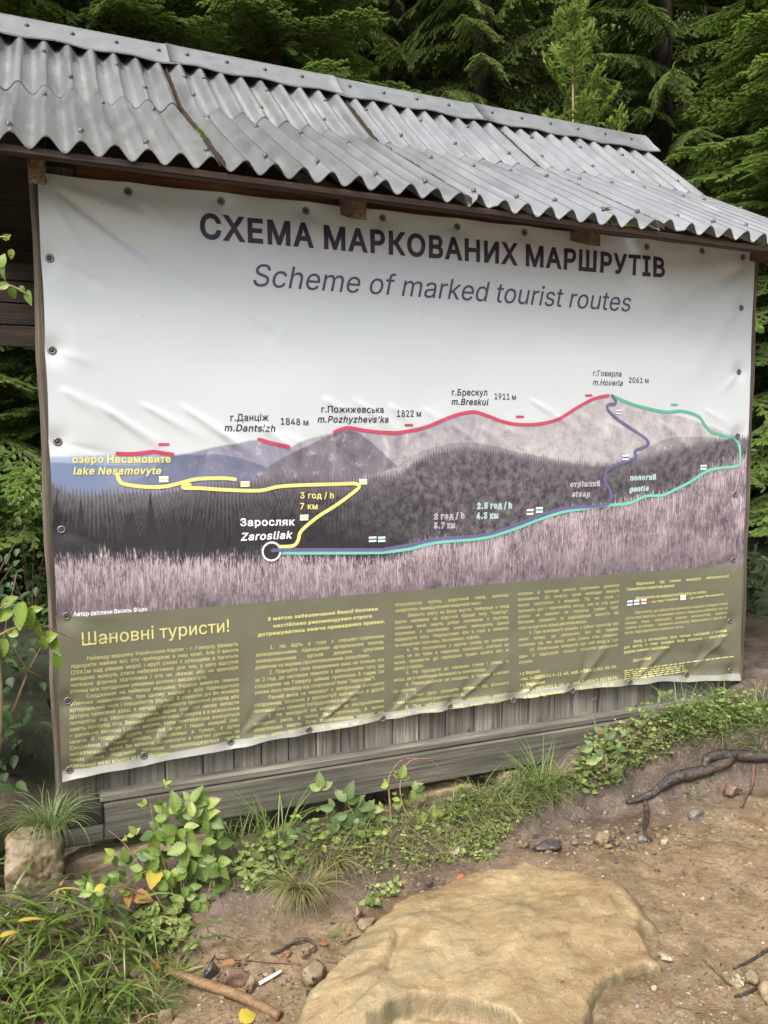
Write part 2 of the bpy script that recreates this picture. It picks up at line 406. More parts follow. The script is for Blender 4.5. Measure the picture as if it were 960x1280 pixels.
def nails(parent, ks, row, ts):
    for k in ks:
        for t in ts:
            kk = k; x = X0 + kk * PITCH; e, m_, r_ = roof_line(x)
            a, b = ((e, m_) if row == 0 else (m_, r_)); tt = t + random.uniform(-.035, .035)
            y = a[0] + (b[0] - a[0]) * tt; z = a[1] + (b[1] - a[1]) * tt + (.007 if row else 0) + .003
            sl = math.atan2(b[1] - a[1], b[0] - a[0])
            Vn, Fn = dome((x + random.uniform(-.006, .006), y, z - .002), (random.uniform(-.2, .2), -math.sin(sl), math.cos(sl)), .0085, .010)
            meshobj('nail', Vn, Fn, M['nail'], parent, loc=(x, y, z), smooth=True)
random.seed(4)
seams = [-9.5, -.62, 8.5, 17.45, 28.6]
for i, (a, b) in enumerate(zip(seams[:-1], seams[1:])):
    lo = sheet('roof_sheet', a + (.035 if i else 0), b - .02, 0, dz=.0 + .003 * (i % 2), skew=(.012 if i == 1 else 0), chip=((8.9, 9.7) if i == 2 else (17.5, 18.6) if i == 3 else None))
    k0 = math.ceil(a + .3)
    nails(lo, range(k0 + (i % 2), int(b) + 1, 2), 0, (.10,)); nails(lo, range(k0 + 1 - (i % 2), int(b) + 1, 2), 0, (.72,))
    hi = sheet('roof_sheet', a + (.05 if i else 0), b - .02, 1, dz=.002 * (i % 2))
    nails(hi, range(k0 + 1 - (i % 2), int(b) + 1, 3), 1, (.16,)); nails(hi, range(k0 + (i % 2), int(b) + 1, 3), 1, (.62,))
    sheet('roof_sheet', a + (.16 if i else 0), b - .02, 0, back=True); sheet('roof_sheet', a + (.16 if i else 0), b - .02, 1, back=True)

def ridge_cap(x0, x1, lift):
    prof = [(-.165, -.150), (-.155, -.138), (-.10, -.085), (-.055, -.036), (-.025, -.010), (0, 0), (.025, -.010), (.055, -.036), (.10, -.085), (.165, -.150)]
    xs = np.linspace(x0, x1, 15); V = []
    for x in xs:
        zr = roof_line(x)[2][1] + .112 + lift
        for k, (dy, dz) in enumerate(prof):
            wv = .006 * math.sin(x * 2 * math.pi / .3) if k in (0, 1) else 0
            edge = .004 * math.exp(-min(abs(x - x0), abs(x - x1)) / .03)
            V.append((x, 1.19 + dy, zr + dz + wv + edge))
    n = len(prof); N = len(V); V = np.array(V); V = np.concatenate([V, V - [0, 0, .004]])
    i = np.arange(N).reshape(-1, n)
    top = np.stack([i[:-1, :-1], i[1:, :-1], i[1:, 1:], i[:-1, 1:]], -1).reshape(-1, 4)
    def rim(a): return np.stack([a[:-1], a[1:], a[1:] + N, a[:-1] + N], -1)
    Fq = np.concatenate([top, top[:, ::-1] + N, rim(i[:, 0]), rim(i[:, -1][::-1]), rim(i[0][::-1]), rim(i[-1])])
    o = meshobj('ridge_cap', V, Fq, M['cap'], shelter, smooth=True)
    for x in np.arange(x0 + .09, x1 - .03, .185):
        zr = roof_line(x)[2][1] + .112 + lift
        Vn, Fn = dome((x, 1.19 - .088, zr - .071), (0, -.7, .7), .009, .010)
        meshobj('nail', Vn, Fn, M['nail'], o, loc=(x, 1.1, zr), smooth=True)
kx = lambda k: X0 + k * PITCH
for i, (a, b) in enumerate(((-9.6, -.15), (-.45, 8.3), (8.0, 16.9), (16.6, 28.9))): ridge_cap(kx(a), kx(b), .004 * (i % 2))
# debris and moss lying in the seam gaps
def seam_fill(k, name, mat, ta, tb, row, wd):
    V = []; Fq = []; n = 30
    rs = np.random.RandomState(int(k * 7 + 60) + row)
    for j in range(n + 1):
        t = ta + (tb - ta) * j / n; x = kx(k); e, m_, r_ = roof_line(x); a, b = (e, m_) if row == 0 else (m_, r_)
        y = a[0] + (b[0] - a[0]) * t; z = a[1] + (b[1] - a[1]) * t - .022
        ww = wd * (.6 + .6 * rs.rand()) * min(1, 8 * min(j, n - j) / n + .15)
        V += [(x - ww, y, z - .012), (x, y - .003, z + .006 * rs.rand() + .006), (x + ww, y, z - .012)]
        if j: q = 3 * j; Fq += [(q - 3, q - 2, q + 1, q), (q - 2, q - 1, q + 2, q + 1)]
    meshobj(name, V, Fq, mat, shelter)
for k in seams[1:-1]:
    seam_fill(k + .05, 'needle_litter', M['debris'], 0.0, 1.0, 0, .006); seam_fill(k + .03, 'needle_litter', M['debris'], -.02, 1.05, 1, .005)
seam_fill(seams[1] + .12, 'moss_patch', M['moss'], .40, .62, 0, .016)
Vm = []; mb = MB()
e, m_, r_ = roof_line(kx(15.3))
for q in range(9):
    c = np.array([kx(15.1) + random.uniform(-.035, .035), lerp(e[0], m_[0], .13) + random.uniform(-.012, .012), lerp(e[1], m_[1], .13) - .012 + random.uniform(-.004, .006)])
    mb.hull([c + np.array([random.gauss(0, .011), random.gauss(0, .009), random.gauss(0, .006)]) for _ in range(9)])
mb.build('moss_patch', M['moss'], shelter)

# timber frame
def roof_under(x, y):                                # underside of the sheets at (x, y)
    e, m_, r_ = roof_line(x)
    return float(np.interp(y, [e[0], m_[0], r_[0], 1.19], [e[1], m_[1], r_[1], r_[1] + .075])) - .046
for x0, x1 in ((-.025, .112), (2.925, 3.066)):
    n = 14; mb = MB()
    pts = []
    V = []; Fq = []
    for j in range(n + 1):
        z = -.12 + (2.03 + .12) * j / n; wb = .004 * math.sin(j * 1.7 + x0) 
        for (xx, yy) in ((x0, .095), (x0 + .0 + wb, .012), (x0 + .012 + wb, .002), (x1 - .01 + wb, .002), (x1 + wb, .012), (x1, .095)): V.append((xx, yy, z))
        if j:
            for k in range(6): q = 6 * (j - 1); Fq.append((q + k, q + (k + 1) % 6, q + 6 + (k + 1) % 6, q + 6 + k))
    Fq = [f[::-1] for f in Fq] + [tuple(range(6)), tuple(range(6 * n, 6 * n + 6))[::-1]]
    meshobj('post', V, Fq, M['post'], shelter, rnd=[.6 if x0 < 1 else .9] * len(V))
for x0 in (-.02, 2.93): MB().box((x0, 2.28, -.2), (x0 + .11, 2.38, 2.03)).build('post', M['post'], shelter)
mb = MB().box((.115, .012, 1.94), (2.922, .10, 2.055), r=.4); mb.build('front_plate', M['plate'], shelter)
MB().box((-.28, 2.28, 1.94), (3.28, 2.38, 2.045)).build('rear_plate', M['brown'], shelter)
MB().box((-.27, -.262, 1.950), (3.30, -.225, 1.975), tilt=-.016, r=.0).build('eave_batten', M['brown'], shelter)
for y in (.15, .62, .98):
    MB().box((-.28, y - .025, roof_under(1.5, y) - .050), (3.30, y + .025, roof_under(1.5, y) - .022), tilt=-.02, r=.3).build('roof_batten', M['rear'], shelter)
for xc in (.0, 1.038, 2.03, 3.0):                       # rafters: their cut ends show below the eave
    wd = .027 if xc else .024
    pts = []
    for xx in (xc - wd, xc + wd):
        sx = -.02
        for (y, zt, zb) in ((-.160, 2.026, 1.925), (.10, 2.135, 2.02), (.60, 2.40, 2.29)):
            pts += [(xx, y, zt - .018 * xc), (xx, y, zb - .007 * xc)]
    mb = MB()
    A = [p for p in pts]
    sec = [[A[0], A[1], A[7], A[6]], [A[2], A[3], A[9], A[8]], [A[4], A[5], A[11], A[10]]]
    V = [p for s_ in sec for p in s_]
    Fq = [(0, 1, 2, 3)[::-1], (8, 9, 10, 11)]
    for j in range(2):
        for k in range(4): Fq.append((4 * j + k, 4 * j + (k + 1) % 4, 4 * j + 4 + (k + 1) % 4, 4 * j + 4 + k))
    meshobj('rafter', V, Fq, M['rafter'], shelter, rnd=[.75] * 12)
    mb = MB()
    for (ya, yb) in ((.60, 1.16),):
        za, zb = roof_under(xc, ya) - .03, roof_under(xc, yb) - .03
        mb.hull([(xc + s_, y, z - d) for s_ in (-wd, wd) for (y, z) in ((ya, za), (yb, zb)) for d in (0, .09)])
    za, zb = roof_under(xc, 1.16) - .03, 1.98
    mb.hull([(xc + s_, y, z - d) for s_ in (-wd, wd) for (y, z) in ((1.22, za), (2.5, zb)) for d in (0, .09)])
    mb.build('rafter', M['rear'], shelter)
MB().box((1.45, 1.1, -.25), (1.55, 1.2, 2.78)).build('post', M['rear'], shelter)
mb = MB()
for j in range(8): mb.box((-.28, 2.245, 1.69 + j * .125), (3.2 - .9 * max(0, j - 3) / 4, 2.27, 1.69 + j * .125 + .118), r=random.random())
mb.build('rear_boarding', M['rear'], shelter)
mb = MB()                                               # upright boards behind the banner
x = .115; random.seed(8)
while x < 2.92:
    wdt = random.uniform(.095, .135); x2 = min(x + wdt, 2.92)
    mb.box((x + .002, .002 + random.uniform(0, .006), -.16), (x2 - .002, .055, 1.935), bev=.003, r=random.random()); x = x2
mb.build('plank_wall', M['plank'], shelter)
tilt = .0
def sill(x, off): return -.088 + off
mb = MB(); xa, xb = .128, 3.03; xc = (xa + xb) / 2
mb.box((xa, -.045, -.232), (xb, .02, sill(xc, -.012)), tilt=tilt, bev=.006, r=.45); mb.build('base_board', M['board'], shelter)
MB().box((.118, -.038, sill(xc, -.0115)), (2.91, .024, sill(xc, .022)), tilt=tilt, bev=.010, r=.95).build('base_ledge', M['board'], shelter)
MB().box((-.055, -.052, -.165), (.126, .02, -.098), bev=.006, tilt=.0, r=.3).build('corner_block', M['dark_block'], shelter)
MB().box((-.035, -.047, -.233), (.127, .02, -.167), bev=.006, tilt=.0, r=.35).build('base_board', M['board'], shelter)

# ------------------------------------------------------------------ the printed banner
BW, BH, BY = 3.0, 2.0, -.020
def bu(px, py): p = on(px, py, 1, BY); return float(p[0]), float(p[2])
GR_B = [bu(*p) for p in ((87, 962), (180, 944), (288, 927), (386, 912), (478, 898), (562, 883), (641, 875), (715, 863), (787, 853), (858, 843), (912, 838))]
GR_T = [bu(*p) for p in ((53, 226), (160, 240), (276, 252), (382, 264), (478, 273), (571, 284), (655, 291), (735, 300), (808, 309), (877, 314), (928, 322))]
GR_L = [bu(*p) for p in ((62, 323), (65, 438), (72, 552), (77, 662), (83, 770), (85, 876))]
GR_R = [bu(*p) for p in ((926, 385), (923, 465), (921, 545), (918, 618), (916, 700), (912, 776))]
FOLDS = []                                              # (u0, v0, u1, v1, height, half width)
def fold(a, b, h, wd): FOLDS.append((*a, *b, h, wd))
_r = random.Random(5)
fold((.03, .03), (.62, .42), .020, .030); fold((.06, .02), (.70, .30), -.012, .035); fold((.03, .05), (.36, .46), -.008, .03)
for i, (gu, gv) in enumerate(GR_B[1:-1]):
    L = _r.uniform(.20, .42); an = R(_r.uniform(32, 50))
    fold((gu + .01, gv + .01), (gu + L * math.cos(an), gv + L * math.sin(an)), _r.uniform(.008, .014), _r.uniform(.012, .024))
    an += R(22); L *= .7
    fold((gu + .02, gv), (gu + L * math.cos(an), gv + L * math.sin(an)), -_r.uniform(.004, .008), .022)
    fold((gu - .01, gv + .01), (gu - .18, gv + .22), .004, .02)
fold((.04, 1.96), (.55, 1.62), -.024, .026); fold((.04, 1.97), (.62, 1.80), .010, .035); fold((.03, 1.93), (.26, 1.52), .006, .03)
fold((2.96, 1.94), (2.45, 1.62), -.024, .05); fold((2.97, 1.9), (2.62, 1.36), .010, .06); fold((2.96, 1.96), (2.3, 1.80), .009, .05)
for (u, v) in GR_T[1:-1]:
    for s_ in (-1, 1): fold((u, v), (u + s_ * _r.uniform(.10, .2), v - _r.uniform(.10, .26)), .005, .022)
for (u, v) in GR_L: fold((u, v), (u + _r.uniform(.12, .3), v + _r.uniform(-.14, .04)), _r.choice((-1, 1)) * .005, .02)
for (u, v) in GR_R: fold((u, v), (u - _r.uniform(.12, .3), v - _r.uniform(.0, .14)), _r.choice((-1, 1)) * .006, .022)
fold((2.93, .14), (2.45, .40), .012, .05); fold((2.94, .12), (2.3, .22), -.010, .05); fold((2.9, .12), (2.65, .5), .007, .04)
for i in range(22):                                     # slack ripples across the middle of the sky
    u = .03 + i * .128 + _r.uniform(-.02, .02); v = 1.30 - .02 * (i % 7) + .0 * i + _r.uniform(-.04, .04); L = _r.uniform(.16, .30) * (1 if i < 9 else .75)
    fold((u, v), (u + L, v - L * _r.uniform(.5, .75)), _r.uniform(.008, .014) * (1 if i < 9 else .7), _r.uniform(.016, .026))
for i in range(16):
    u = _r.uniform(.05, 2.7); v = _r.uniform(.6, 1.8)
    fold((u, v), (u + _r.uniform(-.2, .35), v - _r.uniform(.05, .25)), _r.uniform(-.0042, .0042), _r.uniform(.015, .035))
LIFT = [(0, 0.0), (.3, .012), (.6, .026), (.9, .040), (1.18, .050), (1.7, .060), (2.09, .060), (2.5, .044), (2.8, .016), (3.0, 0)]
def lift_of(u): return np.interp(u, [q[0] for q in LIFT], [q[1] for q in LIFT]) + scal(np.asarray(u, float), [g_[0] for g_ in GR_B]) * .009
def scal(x, nodes):
    nodes = sorted(nodes); i = np.clip(np.searchsorted(nodes, x) - 1, 0, len(nodes) - 2); a = np.array(nodes)[i]; b = np.array(nodes)[i + 1]; t = np.clip((x - a) / (b - a), 0, 1); return 4 * t * (1 - t)
GALL = np.array(GR_B + GR_T + GR_L + GR_R)
def disp(u, v):
    u = np.asarray(u, float); v = np.asarray(v, float)
    d = .012 + .007 * fbm(u * 1.9, v * 2.3, 3, 41) + .0016 * fbm(u * 7 + v * 3, v * 5, 3, 51)
    for (a, b, c, e, h, wd) in FOLDS:
        L = math.hypot(c - a, e - b); tx, ty = (c - a) / L, (e - b) / L
        s = ((u - a) * tx + (v - b) * ty) / L; q = (-(u - a) * ty + (v - b) * tx)
        ww = wd * (.35 + .9 * np.clip(s, 0, 1)); env = np.clip(s * 6, 0, 1) * np.clip((1.0 - s) * 1.7, 0, 1)
        d = d + (.62 if b > .7 else .50) * h * env * np.exp(-(q / ww) ** 2)
    hem = np.clip((.055 + lift_of(u) - v) / .055, 0, 1)
    d = d + .013 * hem ** 1.6 * (1 + .35 * np.sin(u * 14) + .3 * np.sin(u * 31 + 1))
    g = np.ones_like(d)
    for (a, b) in GALL: g = g * (1 - .95 * np.exp(-((u - a) ** 2 + (v - b) ** 2) / (2 * .028 ** 2)))
    return np.maximum(d * g, .001)
def surf(u, v, eps=0.0):
    """point of the cloth; its outline pulls in a little between the eyelets"""
    u = np.asarray(u, float); v = np.asarray(v, float)
    z = v - scal(u, [g_[0] for g_ in GR_T]) * .006 * np.clip(1 - (BH - v) / .15, 0, 1)
    x = u + scal(v, [g_[1] for g_ in GR_L]) * .004 * np.clip(1 - u / .15, 0, 1) - scal(v, [g_[1] for g_ in GR_R]) * .004 * np.clip(1 - (BW - u) / .15, 0, 1)
    return np.stack([x, BY - disp(u, v) - eps, z], -1)

us = np.linspace(0, BW, 421); vv = np.linspace(0, BH, 301)
U_, V_ = np.meshgrid(us, vv); V_ = lift_of(U_) + (BH - lift_of(U_)) * V_ / BH
P = surf(U_, V_)
P = P.reshape(-1, 3); i = np.arange(len(P)).reshape(U_.shape)
Fq = np.stack([i[:-1, :-1], i[:-1, 1:], i[1:, 1:], i[1:, :-1]], -1).reshape(-1, 4)

def c5(pts): return [bu(40 + x / 2.087, 450 + y / 2.087) for x, y in pts]
def c6(pts): return [bu(480 + x / 2, 430 + y / 2) for x, y in pts]
SKYL = c5([(20, 252), (60, 252), (140, 250), (220, 246), (290, 244), (365, 248), (430, 238), (480, 226), (520, 220), (590, 209), (625, 219), (665, 228), (700, 212), (740, 200), (786, 190), (825, 181), (900, 190)]) + c6([(0, 223), (50, 220), (100, 209), (150, 188), (190, 175), (222, 171), (250, 179), (290, 194), (330, 202), (380, 202), (430, 190), (480, 160), (520, 139), (560, 130), (600, 147), (640, 160), (700, 174), (740, 182), (780, 196), (830, 214), (880, 234), (900, 240)])
MIDL = c5([(20, 330), (70, 332), (140, 322), (200, 312), (260, 300), (320, 280), (365, 255), (420, 246), (480, 262), (540, 285), (600, 262), (660, 236), (740, 210), (800, 200), (880, 230), (960, 260)]) + c6([(100, 250), (180, 240), (260, 250), (330, 270), (420, 290), (520, 300), (600, 290), (640, 262), (700, 238), (780, 232), (900, 262)])
FORL = c5([(20, 330), (60, 332), (90, 345), (130, 350), (200, 348), (260, 344), (320, 348), (400, 335), (480, 325), (560, 318), (640, 312), (740, 310), (840, 312), (900, 306), (960, 296)]) + c6([(40, 300), (100, 282), (150, 268), (200, 262), (260, 268), (330, 280), (400, 292), (470, 302), (540, 304), (600, 296), (650, 284), (720, 268), (790, 250), (840, 240), (900, 236)])
GRAL = c5([(20, 525), (100, 522), (200, 518), (400, 518), (600, 514), (800, 516), (960, 508)]) + c6([(60, 508), (130, 496), (240, 486), (310, 466), (380, 440), (440, 424), (560, 406), (640, 390), (690, 382), (740, 360), (790, 328), (840, 308), (900, 286)])

def banner_mat():
    t = NT('printed vinyl banner'); uvn = t.coords('UV'); sp = t.node('ShaderNodeSeparateXYZ'); t.put(sp.inputs[0], uvn)
    u, v = sp.outputs[0], sp.outputs[1]
    def line(pts):
        pts = sorted(pts); n = t.node('ShaderNodeFloatCurve'); mp = n.mapping; c = mp.curves[0]
        q = [(min(1, max(0, a / BW)), b / BH) for a, b in pts]; q2 = [q[0]]
        for z in q[1:]:
            if z[0] - q2[-1][0] > .004: q2.append(z)
        c.points[0].location = (0, q2[0][1]); c.points[1].location = (1, q2[-1][1])
        for a, b in q2:
            if .002 < a < .998: c.points.new(a, b)
        mp.update(); t.put(n.inputs[1], u); return n.outputs[0]
    uvm = t.node('ShaderNodeCombineXYZ'); t.put(uvm.inputs[0], t.math('MULTIPLY', u, BW)); t.put(uvm.inputs[1], t.math('MULTIPLY', v, BH)); P_ = uvm.outputs[0]
    def below(ln, amp=None, soft=.002):
        d = t.math('SUBTRACT', ln, v)
        if amp is not None: d = t.math('ADD', d, amp)
        return t.rng(d, -soft, soft)
    # sky
    cl = t.noise(t.mapping(P_, (.5, 1.6, 1)), 1.3, 4)
    skyc = t.mix(t.rng(v, .5, 1.0), (.57, .59, .605), (.44, .505, .555)); skyc = t.mix(t.rng(cl, .45, .75), skyc, (.57, .60, .615))
    # far ridges
    n1 = t.noise(P_, 5, 6, .65); n2 = t.noise(P_, 22, 5, .7); n3 = t.noise(P_, 90, 3, .7)
    nd = t.noise(t.mapping(P_, (10, 6, 1), (0, 0, R(38))), 1.0, 6, .7, .8); far = t.mix(t.rng(nd, .34, .62), (.24, .225, .28), (.43, .405, .42)); far = t.mix(t.rng(nd, .56, .68), far, (.56, .53, .53)); far = t.mix(t.math('MULTIPLY', t.rng(n2, .45, .34), .6), far, (.17, .165, .22))
    blue = t.rng(u, .20, .04); far = t.mix(blue, far, (.30, .37, .52))
    right = t.rng(u, .45, .62); far = t.mix(t.math('MULTIPLY', right, .45), far, t.mix(t.rng(n2, .4, .6), (.40, .37, .37), (.60, .575, .55)))
    mid = t.mix(t.rng(nd, .38, .6), (.105, .10, .145), (.235, .21, .25)); mid = t.mix(t.rng(n2, .52, .7), mid, (.42, .38, .38)); mid = t.mix(t.math('MULTIPLY', right, .5), mid, (.44, .40, .37))
    mid = t.mix(t.rng(u, .17, .03), mid, (.19, .25, .38))
    col = t.mix(below(line(SKYL), t.math('MULTIPLY', t.math('SUBTRACT', n3, .5), .004)), skyc, far)
    POZ = c5([(540, 330), (560, 318), (600, 288), (640, 262), (680, 240), (720, 222), (760, 202), (800, 188), (830, 184), (870, 205), (900, 230), (930, 258), (960, 285), (985, 305)])
    HILL = c5([(20, 330), (60, 330), (200, 322), (290, 304), (330, 272), (365, 252), (400, 246), (440, 248), (480, 246), (520, 252), (580, 268), (620, 286), (680, 318), (720, 330)])
    DAN = c5([(360, 262), (430, 240), (480, 228), (520, 222), (590, 211), (625, 221), (665, 230), (720, 260), (760, 300), (790, 330)])
    SAD = c6([(20, 310), (60, 282), (110, 262), (180, 246), (260, 252), (320, 268), (400, 284), (480, 300), (560, 306), (610, 290), (650, 262), (700, 238), (760, 232), (830, 236), (900, 262)])
    def zone(ln, c0, c1, c2, lo=.34, hi=.68, src=None):
        k = t.mix(t.rng(src or nd, lo, hi), c0, c1); return t.mix(t.rng(n2, .56, .68), k, c2), below(line(ln), t.math('MULTIPLY', t.math('SUBTRACT', n2, .5), .006), .0016)
    for args in ((DAN, (.20, .20, .275), (.34, .33, .40), (.42, .41, .45)), (HILL, (.115, .125, .20), (.20, .205, .29), (.25, .25, .33)), (POZ, (.095, .088, .125), (.27, .245, .275), (.40, .37, .385)), (SAD, (.20, .18, .20), (.36, .33, .33), (.47, .44, .42))):
        k, m_ = zone(*args); k = t.mix(t.rng(u, .16, .04), k, (.17, .225, .36)); col = t.mix(m_, col, k)
    # forest: rows of small spruce crowns, each row a little lower and in front of the last
    fl = line(FORL); wnz = t.noise(P_, 3.1, 3)
    def row(col, base, N, A, off, c0, c1, c2):
        x = t.math('ADD', t.math('MULTIPLY', u, N), off); ce = t.math('FLOOR', x); fr = t.math('SUBTRACT', x, ce)
        n = t.node('ShaderNodeTexWhiteNoise', noise_dimensions='1D'); t.put(n.inputs['W'], ce); rnd = n.outputs['Value']
        prof = t.math('SUBTRACT', 1, t.math('ABSOLUTE', t.math('SUBTRACT', t.math('MULTIPLY', fr, 2), 1))); hgt = t.math('MULTIPLY', t.math('MULTIPLY_ADD', rnd, .65, .35), A)
        d = t.math('SUBTRACT', t.math('MULTIPLY_ADD', t.math('POWER', prof, 1.25), hgt, base), v); m = t.rng(d, -.0005, .0008)
        k = t.mix(rnd, c0, c1); k = t.mix(t.math('MULTIPLY', t.rng(d, .012, .0), t.rng(fr, .75, .15)), k, c2)
        return t.mix(m, col, k)
    for j in range(15):
        f = j / 14; hz = max(0, 1 - j / 4)
        c0 = tuple(lerp(np.array((.014, .013, .017)), np.array((.075, .070, .088)), hz)); c1 = tuple(lerp(np.array((.050, .045, .054)), np.array((.15, .138, .16)), hz)); c2 = tuple(lerp(np.array((.125, .112, .122)), np.array((.22, .20, .225)), hz))
        col = row(col, t.math('SUBTRACT', fl, .0098 * j + .004), 250 - 7 * j, .021 + .0014 * j, 13.37 * j, c0, c1, c2)
    fm0 = below(fl, None, .012); tone = t.noise(t.mapping(P_, (1, 1.6, 1), (0, 0, R(-20))), 2.6, 5, .65); mott = t.noise(t.mapping(P_, (1, .8, 1)), 34, 4, .75)
    col = t.mix(t.math('MULTIPLY', t.math('MULTIPLY', fm0, t.rng(u, .26, .48)), t.rng(tone, .34, .62, .25, .75)), col, t.mix(t.rng(mott, .38, .64), (.070, .062, .074), (.190, .172, .188)))
    col = t.mix(t.math('MULTIPLY', t.math('MULTIPLY', fm0, t.rng(mott, .50, .66)), .45), col, t.mix(t.rng(u, .2, .45), (.085, .083, .10), (.20, .18, .195))); col = t.mix(t.math('MULTIPLY', t.math('MULTIPLY', fm0, t.rng(mott, .48, .36)), .55), col, (.028, .025, .032))
    shade = t.math('MULTIPLY', t.rng(t.math('ADD', v, t.math('MULTIPLY', t.math('SUBTRACT', n2, .5), .06)), .455, .385), t.rng(u, .52, .30))
    fm = below(fl, None, .004); col = t.mix(t.math('MULTIPLY', t.math('MULTIPLY', shade, fm), .86), col, (.012, .011, .015))
    for j, (N, A, off, b0) in enumerate(((40, .115, 2.3, .385), (31, .125, 7.9, .368), (52, .085, 4.4, .362))):
        fade = t.math('MULTIPLY', t.rng(u, .40 - .03 * j, .10), A)
        x = t.math('ADD', t.math('MULTIPLY', u, N), off); ce = t.math('FLOOR', x); fr = t.math('SUBTRACT', x, ce); n = t.node('ShaderNodeTexWhiteNoise', noise_dimensions='1D'); t.put(n.inputs['W'], ce)
        prof = t.math('SUBTRACT', 1, t.math('ABSOLUTE', t.math('SUBTRACT', t.math('MULTIPLY', fr, 2), 1))); edge = t.math('MULTIPLY', t.math('SUBTRACT', n3, .5), .03)
        top = t.math('ADD', t.math('MULTIPLY_ADD', t.math('MULTIPLY', t.math('POWER', prof, 1.5), t.math('MULTIPLY_ADD', n.outputs['Value'], .8, .2)), fade, b0), t.math('MULTIPLY', edge, prof))
        col = t.mix(t.math('MULTIPLY', t.rng(t.math('SUBTRACT', top, v), -.0006, .001), t.rng(u, .40, .30)), col, t.mix(n2, (.012, .012, .016), (.045, .042, .05)))
    # foreground stalks of grass
    gr1 = t.noise(t.mapping(P_, (170, 24, 1), (0, 0, R(-14))), 1.0, 4, .7, 1.2); gr2 = t.noise(t.mapping(P_, (220, 34, 1), (0, 0, R(18))), 1.0, 4, .7, 1.0)
    gr3 = t.noise(t.mapping(P_, (110, 11, 1), (0, 0, R(-26))), 1.0, 3, .6, .8); gr4 = t.noise(t.mapping(P_, (90, 9, 1), (0, 0, R(30))), 1.0, 3, .6, .8)
    gm = t.math('MAXIMUM', t.math('MAXIMUM', gr1, gr2), t.math('ADD', t.math('MULTIPLY', t.math('MAXIMUM', gr3, gr4), 1.1), -.09))
    big = t.noise(P_, 7, 4, .6)
    gg = t.math('ADD', gm, t.math('MULTIPLY', t.math('SUBTRACT', big, .5), .42))
    gc = t.ramp(gg, [(.40, (.060, .047, .060)), (.52, (.19, .145, .168)), (.60, (.35, .275, .30)), (.74, (.58, .50, .51))])
    gl = line(GRAL)
    low = t.rng(t.math('SUBTRACT', v, .285), .075, .0); gc = t.mix(t.math('MULTIPLY', t.math('MULTIPLY', low, t.rng(big, .40, .62)), .9), gc, t.mix(t.rng(n2, .4, .6), (.05, .04, .05), (.15, .12, .145)))
    gd = t.math('ADD', t.math('SUBTRACT', gl, v), t.math('MULTIPLY', t.math('SUBTRACT', big, .5), .05)); plume = t.math('MULTIPLY', t.rng(gd, .075, .005), t.rng(gm, .50, .66)); gc = t.mix(t.math('MULTIPLY', plume, .65), gc, (.52, .44, .46))
    deep = t.math('MULTIPLY', t.rng(gd, .05, .13), t.rng(big, .60, .42)); gc = t.mix(t.math('MULTIPLY', deep, .70), gc, t.mix(t.rng(gm, .5, .66), (.05, .042, .052), (.27, .22, .25)))
    gamp = t.math('ADD', t.math('MULTIPLY', t.math('SUBTRACT', gm, .57), t.rng(u, .45, .95, .13, .24)), t.math('MULTIPLY', t.math('SUBTRACT', big, .5), .03))
    col = t.mix(below(gl, gamp, .008), col, gc)
    # text panel and paler strip along the bottom hem
    pan = t.mix(t.rng(n1, .35, .65), (.128, .125, .084), (.148, .145, .099))
    ol = t.rng(v, .2797, .2803); col = t.mix(ol, pan, col)
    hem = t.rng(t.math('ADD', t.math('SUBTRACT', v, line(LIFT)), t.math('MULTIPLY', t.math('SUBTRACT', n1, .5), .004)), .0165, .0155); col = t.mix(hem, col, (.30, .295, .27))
    # dirt specks and yellowed damp patch along the lower edge
    dirt = t.math('MULTIPLY', t.rng(t.noise(P_, 34, 3, .6), .70, .76), .35); col = t.mix(dirt, col, (.12, .11, .08))
    damp = t.math('MULTIPLY', t.math('MULTIPLY', t.rng(v, .09, .03), t.rng(u, .50, .70)), t.rng(n1, .45, .6)); col = t.mix(t.math('MULTIPLY', damp, .5), col, (.22, .19, .07))
    t.bump(t.noise(P_, 420, 2), .04, .001)
    return t.set(Base_Color=col, Roughness=.42, Specular_IOR_Level=.42)
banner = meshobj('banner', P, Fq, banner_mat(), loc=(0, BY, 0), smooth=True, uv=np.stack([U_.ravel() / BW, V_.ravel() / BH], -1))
prop(banner, 'large printed vinyl banner with mountain panorama, tourist routes and olive text panel', 'banner')

